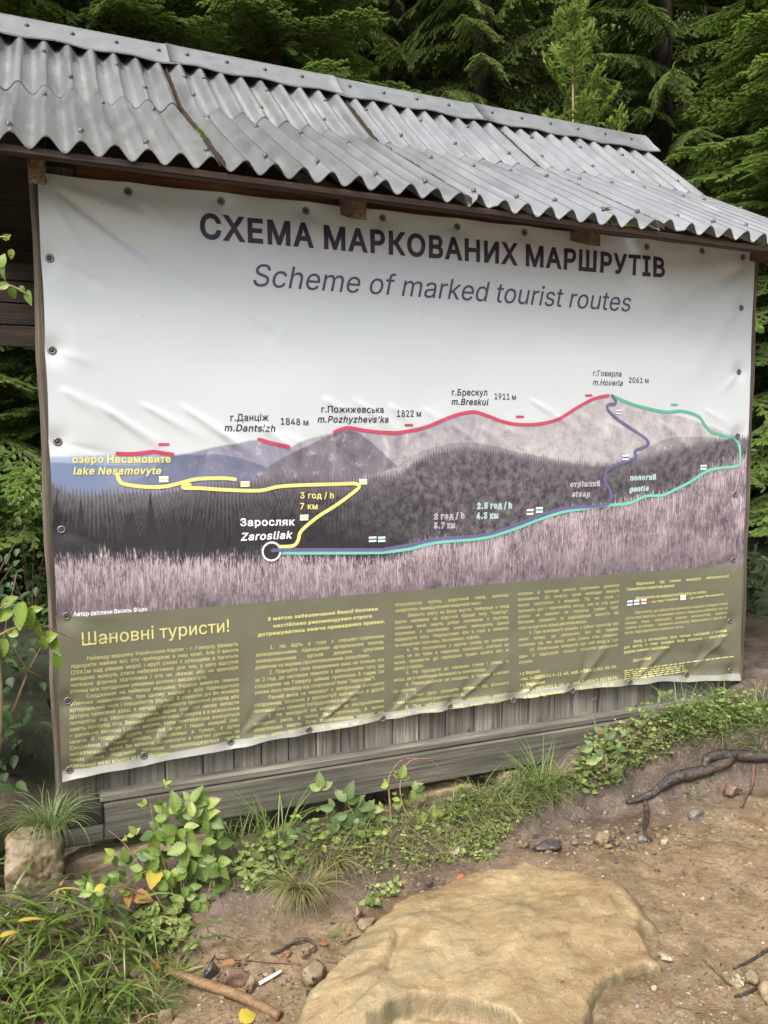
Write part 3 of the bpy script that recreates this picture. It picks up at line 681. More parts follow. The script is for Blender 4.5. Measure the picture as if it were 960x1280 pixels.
# lettering
FONT = None
try: FONT = bpy.data.fonts.load(os.path.join(bpy.utils.system_resource('DATAFILES', path='fonts'), 'Inter.woff2'))
except Exception: pass
_gc = {}
def _curve(s):
    c = bpy.data.curves.new('t', 'FONT'); c.body = s; c.size = 1.0
    if FONT: c.font = FONT
    o = bpy.data.objects.new('t', c); COL.objects.link(o); bpy.context.view_layer.update()
    k = o.to_curve(bpy.context.evaluated_depsgraph_get()); loops = []
    for sp in k.splines:
        if sp.type == 'BEZIER':
            bp = sp.bezier_points; n = len(bp); L = []
            for i in range(n):
                a, b = bp[i], bp[(i + 1) % n]; p0, p1, p2, p3 = (np.array(q[:2]) for q in (a.co, a.handle_right, b.handle_left, b.co))
                st = np.linalg.norm(np.cross(np.append(p1 - p0, 0), np.append(p3 - p0, 0))) + np.linalg.norm(np.cross(np.append(p2 - p3, 0), np.append(p0 - p3, 0))) < 1e-5
                m = 1 if st else 3
                for j in range(m):
                    s_ = j / m; L.append(p0 * (1 - s_) ** 3 + 3 * p1 * s_ * (1 - s_) ** 2 + 3 * p2 * s_ ** 2 * (1 - s_) + p3 * s_ ** 3)
        else: L = [np.array(q.co[:2]) for q in sp.points]
        Q = [L[0]]
        for q in L[1:]:
            if np.linalg.norm(q - Q[-1]) > 1e-4: Q.append(q)
        if np.linalg.norm(Q[0] - Q[-1]) < 1e-4: Q.pop()
        if len(Q) > 2: loops.append(np.array(Q))
    o.to_curve_clear(); bpy.data.objects.remove(o); bpy.data.curves.remove(c); return loops
def _area(L): x, y = L[:, 0], L[:, 1]; return .5 * np.sum(x * np.roll(y, -1) - y * np.roll(x, -1))
def _xmax(L): return max(l[:, 0].max() for l in L)
_II = None
def glyph(ch, bold=0.0):
    """flat triangles and advance of one character, union of its outlines"""
    global _II
    key = (ch, bold)
    if key in _gc: return _gc[key]
    if _II is None: _II = _xmax(_curve('I'))
    adv = _xmax(_curve(ch + 'I')) - _II if ch != ' ' else _xmax(_curve('I I')) - _xmax(_curve('II'))
    if ch == ' ': _gc[key] = (np.zeros((0, 2)), [], adv); return _gc[key]
    loops = _curve(ch); big = max(loops, key=lambda l: abs(_area(l))); sgn = 1 if _area(big) > 0 else -1
    V = []; E_ = []; LL = []
    for L in loops:
        L2 = L
        if bold:
            a = L - np.roll(L, 1, 0); b = np.roll(L, -1, 0) - L
            na = np.stack([a[:, 1], -a[:, 0]], 1); nb = np.stack([b[:, 1], -b[:, 0]], 1)
            na /= np.linalg.norm(na, axis=1)[:, None]; nb /= np.linalg.norm(nb, axis=1)[:, None]
            m = na + nb; m /= np.maximum(np.linalg.norm(m, axis=1)[:, None], .2); L2 = L + m / np.maximum(.45, np.sum(m * na, 1))[:, None] * bold * sgn
        n0 = len(V); n = len(L2); V += [Vector((float(p[0]), float(p[1]))) for p in L2]; E_ += [(n0 + k, n0 + (k + 1) % n) for k in range(n)]; LL.append(L2)
    vo, eo, fo, ov, oe, of = delaunay_2d_cdt(V, E_, [], 0, 1e-6, False)
    vv_ = np.array([v[:] for v in vo]); keep = []
    for f in fo:
        c = vv_[list(f)].mean(0); wnd = 0                # winding number of the triangle's centre
        for L2 in LL:
            p, q = L2, np.roll(L2, -1, 0); cr = (q[:, 0] - p[:, 0]) * (c[1] - p[:, 1]) - (q[:, 1] - p[:, 1]) * (c[0] - p[:, 0])
            wnd += int(np.sum((p[:, 1] <= c[1]) & (q[:, 1] > c[1]) & (cr > 0))) - int(np.sum((p[:, 1] > c[1]) & (q[:, 1] <= c[1]) & (cr < 0)))
        if wnd * sgn > 0: keep.append(tuple(f))
    _gc[key] = (np.array([v[:] for v in vo]), keep, adv + 2 * bold); return _gc[key]

class Text:
    def __init__(s): s.V = []; s.F = []; s.n = 0
    def run(s, txt, u0, v0, size, sx=1.0, bold=0.0, shear=0.0, slope=0.0, gap=0.0, track=0.0):
        x = u0
        for ch in txt:
            gv, gf, adv = glyph(ch, bold)
            if len(gv):
                X = x + (gv[:, 0] + bold + shear * gv[:, 1]) * size * sx; Y = v0 + gv[:, 1] * size + (X - u0) * slope
                s.V.append(np.stack([X, Y], 1)); s.F += [tuple(i + s.n for i in f) for f in gf]; s.n += len(gv)
            x += (adv * size + track) * sx + (gap if ch == ' ' else 0)
        return x
    def width(s, txt, size, sx=1.0, bold=0.0): return sum(glyph(c, bold)[2] for c in txt) * size * sx
    def fit(s, txt, u0, u1, v0, size, bold=0.0, shear=0.0, slope=0.0):
        sx = (u1 - u0) / s.width(txt, size, 1, bold); s.run(txt, u0, v0, size, sx, bold, shear, slope)
    def just(s, txt, u0, u1, v0, size, bold=0.0, sx=.95, full=True, slope=0.0):
        wd = s.width(txt, size, sx, bold); ns = txt.count(' '); gap = 0
        if wd > u1 - u0: sx *= (u1 - u0) / wd
        elif full and ns: gap = (u1 - u0 - wd) / ns
        s.run(txt, u0, v0, size, sx, bold, 0, slope, gap)
    def build(s, name, mat, eps=.0012, cut=None):
        V = np.concatenate(s.V); F_ = s.F
        if cut:
            bm = bmesh.new(); vs_ = [bm.verts.new((p[0], p[1], 0)) for p in V]
            for f in F_:
                try: bm.faces.new([vs_[i] for i in f])
                except ValueError: pass
            for ax in (0, 1):
                lo, hi = V[:, ax].min(), V[:, ax].max(); k = lo + cut
                while k < hi:
                    co = [0, 0, 0]; co[ax] = k; no = [0, 0, 0]; no[ax] = 1
                    bmesh.ops.bisect_plane(bm, geom=bm.verts[:] + bm.edges[:] + bm.faces[:], plane_co=co, plane_no=no); k += cut
            bm.verts.index_update(); V = np.array([v.co[:2] for v in bm.verts]); F_ = [[v.index for v in f.verts] for f in bm.faces]; bm.free()
        return meshobj(name, surf(V[:, 0], V[:, 1], eps), F_, mat, banner)
def ribbon(pts, wd, name, mat, eps=.0016, t=None):
    p = [np.array(q) for q in pts]; out = [p[0]]
    for k in range(len(p) - 1):                          # Catmull-Rom
        a, b, c, d = p[max(k - 1, 0)], p[k], p[k + 1], p[min(k + 2, len(p) - 1)]; m = max(2, int(np.linalg.norm(c - b) / .008))
        for j in range(1, m + 1):
            s_ = j / m; out.append(.5 * (2 * b + (c - a) * s_ + (2 * a - 5 * b + 4 * c - d) * s_ ** 2 + (3 * b - 3 * c + d - a) * s_ ** 3))
    Q = np.array(out); T = np.gradient(Q, axis=0); T /= np.linalg.norm(T, axis=1)[:, None] + 1e-9; N_ = np.stack([-T[:, 1], T[:, 0]], 1)
    V = np.empty((2 * len(Q), 2)); V[0::2] = Q + N_ * wd / 2; V[1::2] = Q - N_ * wd / 2
    F_ = [(2 * k, 2 * k + 1, 2 * k + 3, 2 * k + 2) for k in range(len(Q) - 1)]
    c0 = len(V); ext = []
    for (ctr, k0, sg) in ((Q[0], 0, -1), (Q[-1], 2 * len(Q) - 2, 1)):          # round ends
        tt = (T[0] if sg < 0 else T[-1]) * sg; nn = N_[0] if sg < 0 else N_[-1]; ids = []
        for j in range(1, 6):
            an = math.pi * j / 6; ext.append(ctr + (nn * math.cos(an) + tt * math.sin(an)) * wd / 2); ids.append(c0 + len(ext) - 1)
        F_.append((k0, *ids, k0 + 1))
    V = np.concatenate([V, np.array(ext)])
    return meshobj(name, surf(V[:, 0], V[:, 1], eps), F_, mat, banner)
def ink(name, c): return plain('ink ' + name, c, .42, .42, var=.03)
I = {'plum': ink('plum', (.030, .013, .036)), 'violet': ink('violet', (.075, .052, .115)), 'black': ink('black', (.03, .028, .035)), 'white': ink('white', (.78, .78, .78)), 'yellow': ink('yellow', (.74, .66, .22)), 'text': ink('pale yellow', (.60, .57, .23)),
     'red': ink('crimson', (.50, .065, .115)), 'green': ink('green', (.10, .38, .27)), 'teal': ink('teal', (.17, .52, .42)), 'blue': ink('slate blue', (.13, .12, .25)), 'steelblue': ink('route blue', (.12, .13, .24)), 'greyviolet': ink('grey violet', (.20, .17, .25)), 'halo': ink('halo', (.62, .60, .63))}

T_ = Text(); a = bu(247, 298); b = bu(829, 347); T_.fit('СХЕМА МАРКОВАНИХ МАРШРУТІВ', a[0], b[0], a[1], .158, bold=.026, slope=(b[1] - a[1]) / (b[0] - a[0])); T_.build('title_lettering', I['plum'], cut=.03)
T_ = Text(); a = bu(312, 358); b = bu(786, 390); T_.fit('Scheme of marked tourist routes', a[0], b[0], a[1], .150, bold=.002, shear=.21, slope=(b[1] - a[1]) / (b[0] - a[0])); T_.build('subtitle_lettering', I['violet'], cut=.03)
def label(T_, txt, pa, pb, cap, bold=0.0, shear=0.0):
    a = bu(*pa); b = bu(*pb); T_.fit(txt, a[0], b[0], a[1], cap * .80 / .509, bold, shear, (b[1] - a[1]) / (b[0] - a[0]))
k5 = lambda x, y: (40 + x / 2.087, 450 + y / 2.087)
k6 = lambda x, y: (480 + x / 2, 430 + y / 2)
class Each:
    def __init__(s, name, mat, eps=.0012): s.a = (name, mat, eps)
    def fit(s, *k): t = Text(); t.fit(*k); t.build(*s.a)
T_ = Each('peak_lettering', I['black'])
label(T_, 'г.Данціж', k5(514, 159), k5(615, 158), .030, .012); label(T_, 'm.Dantsizh', k5(498, 185), k5(632, 187), .029, .014, .21)
label(T_, '1848 м', k5(644, 168), k5(719, 171), .029, .010)
label(T_, 'г.Пожижевська', k5(750, 137), k5(915, 138), .030, .012); label(T_, "m.Pozhyzhevs'ka", k5(740, 163), k5(926, 163), .029, .016, .21)
label(T_, '1822 м', k6(26, 182), k6(90, 182), .030, .012)
label(T_, 'г.Брескул', k6(164, 129), k6(255, 129), .031, .012); label(T_, 'm.Breskul', k6(163, 152), k6(256, 153), .030, .016, .21); label(T_, '1911 м', k6(270, 138), k6(326, 140), .029, .010)
label(T_, 'г.Говерла', k6(517, 80), k6(590, 82), .029, .006); label(T_, 'm.Hoverla', k6(516, 103), k6(592, 105), .029, .008, .21); label(T_, '2061 м', k6(606, 97), k6(658, 98), .028, .008)
T_ = Each('lake_lettering', I['yellow'], .0018); label(T_, 'озеро Несамовите', k5(103, 268), k5(362, 267), .030, .022); label(T_, 'lake Nesamovyte', k5(104, 298), k5(336, 297), .029, .022, .21)
label(T_, '3 год / h', k5(696, 360), k5(786, 360), .027, .018); label(T_, '7 км', k5(695, 388), k5(744, 388), .027, .018)
T_ = Each('white_lettering', I['white'], .0018); label(T_, 'Заросляк', k5(540, 432), k5(683, 430), .033, .022); label(T_, 'Zarosliak', k5(541, 470), k5(675, 464), .033, .022, .21); label(T_, 'Автор світлини Василь Фіцак', k5(108, 667), k5(300, 652), .0175, .018)
TR = (('2 год / h', k6(120, 437), k6(197, 434), .026, 0), ('3.7 км', k6(120, 460), k6(174, 458), .026, 0), ('стрімкий', k6(460, 356), k6(536, 354), .024, 0), ('steep', k6(464, 381), k6(510, 381), .026, .21))
TG = (('2.5 год / h', k6(226, 411), k6(315, 409), .028, 0), ('4.3 км', k6(225, 436), k6(281, 434), .028, 0), ('пологий', k6(610, 340), k6(676, 338), .026, 0), ('gentle', k6(608, 369), k6(657, 366), .026, .21))
T_ = Each('halo_lettering', I['halo'], .0018)
for (s_, pa, pb, cp, sh) in TR + TG: label(T_, s_, pa, pb, cp, .055, sh)
T_ = Each('steep_lettering', I['greyviolet'], .0024)
for (s_, pa, pb, cp, sh) in TR: label(T_, s_, (pa[0] + .6, pa[1]), (pb[0] - .6, pb[1]), cp, .004, sh)
T_ = Each('gentle_lettering', I['teal'], .0024)
for (s_, pa, pb, cp, sh) in TG: label(T_, s_, (pa[0] + .6, pa[1]), (pb[0] - .6, pb[1]), cp, .004, sh)

# routes
RW = .0130
for p in (c5([(222, 244), (250, 245), (285, 243), (315, 239), (340, 243), (365, 246)]), c5([(590, 207), (625, 217), (665, 226)]),
          c5([(786, 188), (805, 180), (825, 177), (860, 183), (900, 188), (940, 190)]) + c6([(10, 223), (50, 219), (100, 208), (150, 187), (190, 174), (222, 170), (250, 178), (290, 193), (330, 201), (380, 200), (430, 188), (480, 158), (520, 137), (556, 129)])):
    ribbon(p, RW, 'red_route', I['red'])
for p in (c5([(331, 220), (354, 220)]), c6([(50, 203), (66, 203)]), c6([(327, 182), (343, 182)]), c6([(500, 129), (514, 129)])): ribbon(p, .0095, 'red_dash', I['red'])
GREEN = c6([(564, 129), (600, 145), (640, 158), (700, 170), (740, 168), (780, 180), (797, 202), (812, 219), (840, 228), (870, 235), (884, 248), (886, 275), (884, 300), (872, 306), (820, 312), (790, 325), (760, 345), (720, 365), (690, 378), (650, 380), (610, 397), (560, 402)])
TEAL = c6([(560, 402), (480, 413), (440, 420), (380, 439), (320, 462), (240, 485), (130, 495), (60, 511), (0, 519)]) + c5([(900, 501), (800, 502), (640, 502)])
ribbon(GREEN[:11], RW, 'green_route', I['green']); ribbon(GREEN[10:], RW, 'teal_route', I['teal'], .0015); ribbon(TEAL, .0125, 'teal_route', I['teal'])
ribbon(c6([(714, 152), (728, 152)]), .009, 'green_dash', I['green'])
BL = c6([(565, 130), (574, 142), (572, 150), (556, 152), (553, 163), (575, 185), (600, 203), (632, 224), (652, 240), (654, 252), (640, 260), (624, 266), (622, 274), (627, 281), (608, 291), (575, 302), (553, 315), (547, 330), (549, 345), (560, 365), (561, 388), (552, 401), (520, 405), (480, 407), (440, 412), (380, 429), (310, 457), (240, 477), (130, 487), (60, 501), (0, 512)]) + c5([(900, 494), (800, 494), (640, 494)])
ribbon(BL, .0130, 'blue_route', I['blue'], .0022)
YA = c5([(222, 300), (228, 315), (240, 323), (290, 330), (340, 330), (380, 322), (430, 310), (500, 308), (528, 311)])
YB = c5([(410, 325), (393, 327), (396, 333), (440, 334), (500, 338), (590, 340), (640, 330), (700, 326), (800, 323), (840, 322), (851, 329), (835, 345), (790, 378), (740, 410), (700, 445), (692, 468), (680, 483), (645, 486)])
ribbon(YA, RW, 'yellow_route', I['yellow'], .0018); ribbon(YB, RW, 'yellow_route', I['yellow'], .0020)
def patch(ua, va, ub, vb, name, mat, eps):
    n = 4; V = [(lerp(ua, ub, i / n), lerp(va, vb, j / n)) for j in range(n + 1) for i in range(n + 1)]
    F_ = [(j * (n + 1) + i, j * (n + 1) + i + 1, (j + 1) * (n + 1) + i + 1, (j + 1) * (n + 1) + i) for j in range(n) for i in range(n)]
    V = np.array(V); return meshobj(name, surf(V[:, 0], V[:, 1], eps), F_, mat, banner)
def flag(pa, pb, mat):
    a = bu(*pa); b = bu(*pb); h = (a[1] - b[1])
    patch(a[0], b[1], b[0], a[1], 'trail_blaze', I['white'], .0026); patch(a[0], b[1] + h * .36, b[0], b[1] + h * .66, 'blaze_stripe', mat, .0033)
for p, q in (((330, 303), (355, 318)), ((542, 316), (566, 330)), ((850, 310), (871, 324)), ((696, 403), (718, 417))): flag(k5(*p), k5(*q), I['yellow'])
flag(k5(875, 460), k5(895, 473), I['blue']); flag(k5(899, 460), k5(918, 473), I['green'])
flag(k6(351, 412), k6(368, 426), I['blue']); flag(k6(374, 407), k6(391, 421), I['green']); flag(k6(591, 277), k6(607, 290), I['blue']); flag(k6(786, 302), k6(801, 314), I['green']); flag(k6(575, 165), k6(590, 175), I['blue'])
flag((782, 750.3), (788.5, 756), I['blue']); flag((790.5, 749.3), (797, 755), I['green']); flag((799.5, 748.3), (806, 754), I['red']); flag((848, 743.5), (854.5, 749), I['yellow'])
c = bu(*k5(622, 498)); an = np.linspace(0, 2 * math.pi, 41)[:-1]
def disc(r0, r1, name, mat, eps):
    V = np.array([(c[0] + r * math.cos(q), c[1] + r * math.sin(q)) for r in (r0, r1) for q in an]); F_ = [(k, (k + 1) % 40, 40 + (k + 1) % 40, 40 + k) for k in range(40)]
    if r0 < 1e-4: V = V[40:]; F_ = [tuple(range(40))]
    return meshobj(name, surf(V[:, 0], V[:, 1], eps), F_, mat, banner)
disc(0, .030, 'start_mark', I['black'], .0040); disc(.0295, .0365, 'start_ring', I['white'], .0046)
ribbon([(c[0] + .004, c[1] + .004), (c[0] + .036, c[1] + .003)], .013, 'blue_route', I['blue'], .0050)

# body text: five justified columns
T_ = Text()
a = bu(100, 806); b = bu(287, 788); T_.fit('Шановні туристи!', a[0], b[0], a[1], .088, bold=.004, slope=(b[1] - a[1]) / (b[0] - a[0]))
def column(lines, first, last, u1, size, bold=.002, n=None):
    """lines start with > for an indent, ~ for a short last line, ^ for a centred heading; '' leaves a gap"""
    a, b = bu(*first), bu(*last); n = n or len(lines)
    for i, s_ in enumerate(lines):
        t = i / (n - 1); u0 = lerp(a[0], b[0], t); v0 = lerp(a[1], b[1], t); bd = bold
        pre = s_[:len(s_) - len(s_.lstrip('>~*'))]; s_ = s_.lstrip('>~*'); ind = .052 if '>' in pre else 0; full = '~' not in pre; bd += .016 if '*' in pre else 0
        if s_: T_.just(s_, u0 + ind, u1, v0, size, bd, full=full)
column(['>Найвищу вершину Українських Карпат - г. Говерлу, бажають', 'підкорити майже всі, хто приїжджає в наш край. Але її висота', '(2061м над рівнем моря) і круті схили з урвищами в багатьох', 'випадках можуть стати небезпечними для тих, у кого відсутня', 'належна фізична підготовка і хто не зважає або не враховує', '~різниці між погодними умовами долини і високогір’я.', '>Сходження на найвищу вершину України вимагає певних', 'фізичних навантажень, при цьому майже у всіх підвищується', 'артеріальний тиск і серцебиття (пульс). В спекотні дні Ви можете', 'дістати тепловий удар, в негоду – отримати грозовий розряд або', 'потерпіти від переохолодження, адже сніг тут може випасти', 'навіть посеред літа. Вельми небезпечною Говерла є в міжсезоння', '– ранньою весною і пізно восени, коли температура знижується', 'нижче 0 градусів, дують холодні вітри і падає мокрий сніг.', 'Сходження в таких умовах, і особливо в тумані, є дуже', 'небезпечним, адже Ви можете зісковзнути в кам’яні урвища, за', 'таких умов людський організм переохолоджується нижче', '~критичної межі всього за кілька годин.'], (87, 826), (87, 959), .606, .0262)
for s_, pa, pb in (('З метою забезпечення Вашої безпеки', (333, 775), (471, 762)), ('настійливо рекомендуємо строго', (340, 783.5), (464, 771)), ('дотримуватись нижче приведених правил.', (321, 794.5), (480, 777.5))): label(T_, s_, pa, pb, .0158, .030)
column(['>1. Не йдіть в гори з серцево-судинними', 'захворюваннями, підвищеним артеріальним тиском,', 'захворюваннями органів дихання, цукровим', '~діабетом та іншими протипоказаними хворобами.', '>2. Плануйте своє повернення вниз не пізніше ніж', 'за 2 год. до настання темноти з врахуванням того, що', 'сходження на Говерлу займає приблизно 5 годин (за', '~умови його початку від спортивної бази “Заросляк”).', '>Ранній вихід на маршрут є запорукою успішного', 'сходження, оскільки у високогір’ї найчастіше в другій', '~половині дня починає погіршуватися погода.', '>3. Не виходьте на маршрут за несприятливих', 'погодних умов, а також без наплічника, в якому', 'обов’язково мають бути поліетиленова накидка від', 'дощу, запас їжі (бутерброд, гарячий чай, шоколад),'], (318.5, 812), (315.5, 921), 1.176, .0275)
column(['вітрозахисна куртка, шерстяний светр, шапочка,', '~шкарпетки, індивідуальний медичний пакет.', '>Зверніть увагу на Ваше взуття. Найкраще у похід', 'брати черевики на жорсткій підошві типу “трактор”,', 'оскільки вони мають добре зчеплення з ґрунтом,', 'порівняно з кросівками значно зменшують шанси', 'підвернути ногу. Недопустимо йти в гори в пляжних', '~чи кімнатних тапочках, босоніжках, туфлях.', '>4. Не спускайтеся з крутих схилів по залишках', 'снігу чи по траві в сидячому положенні, оскільки це', 'може призвести до серйозних травм хребта або ж', '~зриву у прірву.', '>5. Не підходьте до скельних стінок і урвищ та', '~місць, де є найбільша ймовірність каменепаду.', '>6. Пересувайтеся не поодинці, а групою, в колоні', '~по-одному.', '>7. Темп руху обирайте залежно від фізичного', '~стану найслабшого учасника групи.', '>8. При наближенні грози обов’язково вимкніть', 'мобільні телефони, програвачі, зніміть навушники,'], (492.5, 757), (489.5, 894), 1.733, .0265)
column(['оскільки ці прилади можуть спричинити ураження', 'блискавкою. До початку грози необхідно якомога', 'нижче спуститися з вершини. Під час грози –', 'припиніть рух і перечекайте негоду, але не слід цього', 'робити на вершині чи гострому гребені гори.', 'Металеві предмети та радіоприлади віднесіть від', '~себе на відстань кілька десятків метрів.', '>9. При можливості візьміть з собою трекінгові або', 'лижні палиці, це убезпечить Вас від падіння,', 'особливо під час дощу, коли стежка стає слизькою.', '>10. Обов’язково повідомте про свій вихід в гори', 'один із підрозділів гірської пошуково-рятувальної', '~служби:', '', '~*• у Ворохті', '~*-тел. (+3803434) 4-11-49,  моб. (+38067) 342-84-95 ;', '~*• у Верховині', '~*-тел. (+3803432) 2-19-46,  моб. (+38067) 342 84 96;', '~*• у Івано-Франківську - тел.(+380342) 75-23-63.'], (645, 743.5), (647.5, 871), 2.288, .0262)
column(['>*Відхилення від стежки маршруту забороняється!', '~*Тримайтеся подалі від урвищ!', '', '~>*Маркування на маршрутах/Marking on routes:', '~', '', '>Пам’ятайте, що найчастіше причиною нещасних випадків стають', 'суб’єктивні фактори, основними з яких є: недооцінка небезпек, про які', 'сказано вище, переоцінка власних можливостей, надмірна', 'новизна (особливо - вживання алкоголю), пересування у відриві від', '~групи, недосвідченість керівника групи.', '', '>*Вихід у високогірну зону завжди пов’язаний з ризиком', '*для життя, а тому основне Ваше завдання – повернутися', '~*додому живими і здоровими.', '', '~>*Щасти Вам!'], (781.5, 732), (777, 828), 2.912, .0250)
label(T_, '- на гору Говерла', (809, 753.5), (845.5, 749), .0130, .018); label(T_, '- до озера Несамовите.', (857, 748.5), (903, 743), .0130, .018)
T_.build('body_lettering', I['text'], .0014)
tb = MB(); rr = random.Random(3)                       # fine print too small to read: broken dashes
for j in range(5):
    (ua, va), (ub, vb) = bu(778, 838.5 + j * 2.6), bu(910 if j == 0 else 853, 821 + j * 2.6 if j == 0 else 829.5 + j * 2.5); x = ua
    while x < ub:
        w_ = rr.uniform(.012, .04); t_ = (x - ua) / (ub - ua); v0 = lerp(va, vb, t_); p = surf(np.array([x, x + w_, x + w_, x]), np.array([v0, v0, v0 + .005, v0 + .005]), .0014); tb.add(p, [(0, 1, 2, 3)]); x += w_ + .008
tb.build('fine_print', I['text'], banner)

# eyelets with their screws
def ring(cn, r0, r1, n=14, m=6):
    V = []; F_ = []; rc = (r0 + r1) / 2; rt = (r1 - r0) / 2
    for i in range(n):
        for j in range(m):
            a = 2 * math.pi * i / n; b = 2 * math.pi * j / m; q = rc + rt * math.cos(b)
            V.append((cn[0] + q * math.cos(a), cn[1] - rt * .7 * math.sin(b), cn[2] + q * math.sin(a)))
    for i in range(n):
        for j in range(m): F_.append((i * m + j, i * m + (j + 1) % m, ((i + 1) % n) * m + (j + 1) % m, ((i + 1) % n) * m + j))
    return V, F_
for i, (u, v) in enumerate(GR_B + GR_T + GR_L + GR_R):
    p = surf(u, v, .002); Vr, Fr = ring(p, .0065, .0145); o = meshobj('eyelet', Vr, Fr, M['steel'], banner, loc=p, smooth=True)
    Vd, Fd = dome(p + np.array([0, .003, 0]), (.1, -1, .1), .0062, .006); meshobj('screw', Vd, Fd, M['nail'] if (i * 7) % 5 else M['rust'], o, loc=p, smooth=True)

# ------------------------------------------------------------------ spruce forest behind the shelter
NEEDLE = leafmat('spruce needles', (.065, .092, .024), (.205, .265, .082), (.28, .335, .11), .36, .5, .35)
NEEDLE_M = leafmat('bright spruce needles', (.08, .118, .03), (.255, .345, .105), (.33, .39, .13), .38, .5, .35)
NEEDLE_L = leafmat('young spruce needles', (.13, .19, .045), (.31, .40, .11), (.38, .45, .15), .32, .5, .35)
BARK = wood('spruce bark', (.018, .013, .010), (.05, .038, .03), (.10, .085, .07), 2, .9, 1.6)
TWIG = plain('twig bark', (.085, .055, .035), .85, .2, var=.3)
PALE = plain('pale twig', (.30, .22, .12), .7, .3, var=.25)

def nrmz(a): return a / (np.linalg.norm(a, axis=-1, keepdims=True) + 1e-9)
def needles(P0, P1, per, nl, nw, rnd, rs):
    """needle triangles all round the twigs P0 -> P1, plus a thin core"""
    n = len(P0); D = nrmz(P1 - P0)
    t = (np.arange(per)[None, :] + rs.rand(n, per)) / per
    base = P0[:, None] + (P1 - P0)[:, None] * t[..., None]
    rv = rs.normal(size=(n, per, 3)); rv[..., 2] += .25; pr = nrmz(rv - np.sum(rv * D[:, None], -1, keepdims=True) * D[:, None])
    sp = .75 + .35 * rs.rand(n, per, 1); dr = nrmz(D[:, None] * .75 + pr * sp)
    ln = nl * (.75 + .5 * rs.rand(n, per, 1)); sd_ = nrmz(np.cross(dr, rs.normal(size=(n, per, 3)))) * nw / 2
    T = np.stack([base - sd_, base + sd_, base + dr * ln], -2).reshape(-1, 3, 3)
    r = np.repeat(np.clip(rnd + .12 * rs.normal(size=n), 0, 1), per)
    a = nrmz(np.cross(D, [0.1, .2, 1.0])); b = np.cross(D, a); core = []     # dense inner needles as three crossed spindles
    hw = nl * .62; q = P0 + (P1 - P0) * .72; tip = P1 + D * nl * .45
    for an in (0, 1.05, 2.1):
        e = (a * math.cos(an) + b * math.sin(an)) * hw
        core += [np.stack([P0 - e * .5, P0 + e * .5, q + e], 1), np.stack([P0 - e * .5, q + e, q - e], 1), np.stack([q - e, q + e, tip], 1)]
    return np.concatenate([T] + core), np.concatenate([r] + [np.clip(rnd * .85, 0, 1)] * 9)

def frond(seed, L, droop, hang, per=9, nl=.021, nw=.0042, gap=.075, sub=.048, fan=.42, tw=1.0):
    """one spruce branch along +x with side twigs; triangles, per-triangle shade and material slot"""
    rs = np.random.RandomState(seed)
    def axis(s): return np.stack([s * (1 - .05 * s / L), .05 * L * np.sin(s / L * 3 + seed), -droop * s * s / L + .30 * droop * np.maximum(0, s / L - .65) ** 2 * L * 3], -1)
    A = []; B = []; W = []; wood_t = []
    S = np.linspace(0, L, 14); X = axis(S)
    for a, b, r0 in zip(X[:-1], X[1:], np.linspace(.012, .003, 13) * (L / 1.6) ** .7):
        for an in (0, 2.1, 4.2):
            o0 = np.array([0, math.cos(an), math.sin(an)]) * r0; o1 = np.array([0, math.cos(an + 2.1), math.sin(an + 2.1)]) * r0
            wood_t += [(a + o0, a + o1, b + o1 * .8), (a + o0, b + o1 * .8, b + o0 * .8)]
    s = L * .10
    while s < L * .985:
        for sd_ in (-1, 1):
            fr = s / L; ll = fan * L * (.35 + .9 * min(1, fr * 2.2)) * (1 - fr) ** .75 * (.7 + .5 * rs.rand()) + .05
            p0 = axis(np.array([s + rs.rand() * .03]))[0]; an = R(58 + rs.uniform(-10, 10)) * sd_
            d = np.array([math.cos(an), math.sin(an), -hang * (.6 + .6 * rs.rand())]); d /= np.linalg.norm(d)
            m = max(2, int(ll / .06)); q = p0; prev = p0
            for k in range(m):
                d = d + np.array([.05, 0, -.10 * hang * 1.5]) + rs.normal(size=3) * .05; d /= np.linalg.norm(d); nq = q + d * ll / m
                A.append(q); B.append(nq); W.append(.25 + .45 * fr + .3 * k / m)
                u_ = np.cross(d, [0, 0, 1]); u_ /= np.linalg.norm(u_) + 1e-9
                nsub = max(1, int(round(ll / m / sub)))
                for z_ in range(nsub):
                    for s2 in (-1, 1):
                        if rs.rand() < .12: continue
                        sl = (.045 + .10 * (1 - k / m) * min(1, ll / .35)) * (.7 + .6 * rs.rand()) * tw; e = d * .75 + u_ * s2 * .75 + np.array([0, 0, -.35 * hang + .05]); e /= np.linalg.norm(e)
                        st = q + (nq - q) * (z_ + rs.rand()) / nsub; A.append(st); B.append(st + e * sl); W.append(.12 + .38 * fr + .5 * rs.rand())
                q = nq
        s += gap * (.8 + .4 * rs.rand()) * (L / 1.5) ** .4
    A.append(axis(np.array([L * .93]))[0]); B.append(axis(np.array([L]))[0] * 1.03); W.append(.8)
    T, r = needles(np.array(A), np.array(B), per, nl, nw, np.array(W), rs)
    wt = np.array(wood_t)
    return np.concatenate([T, wt]), np.concatenate([r, np.full(len(wt), .3)]), np.concatenate([np.zeros(len(T), int), np.ones(len(wt), int)])

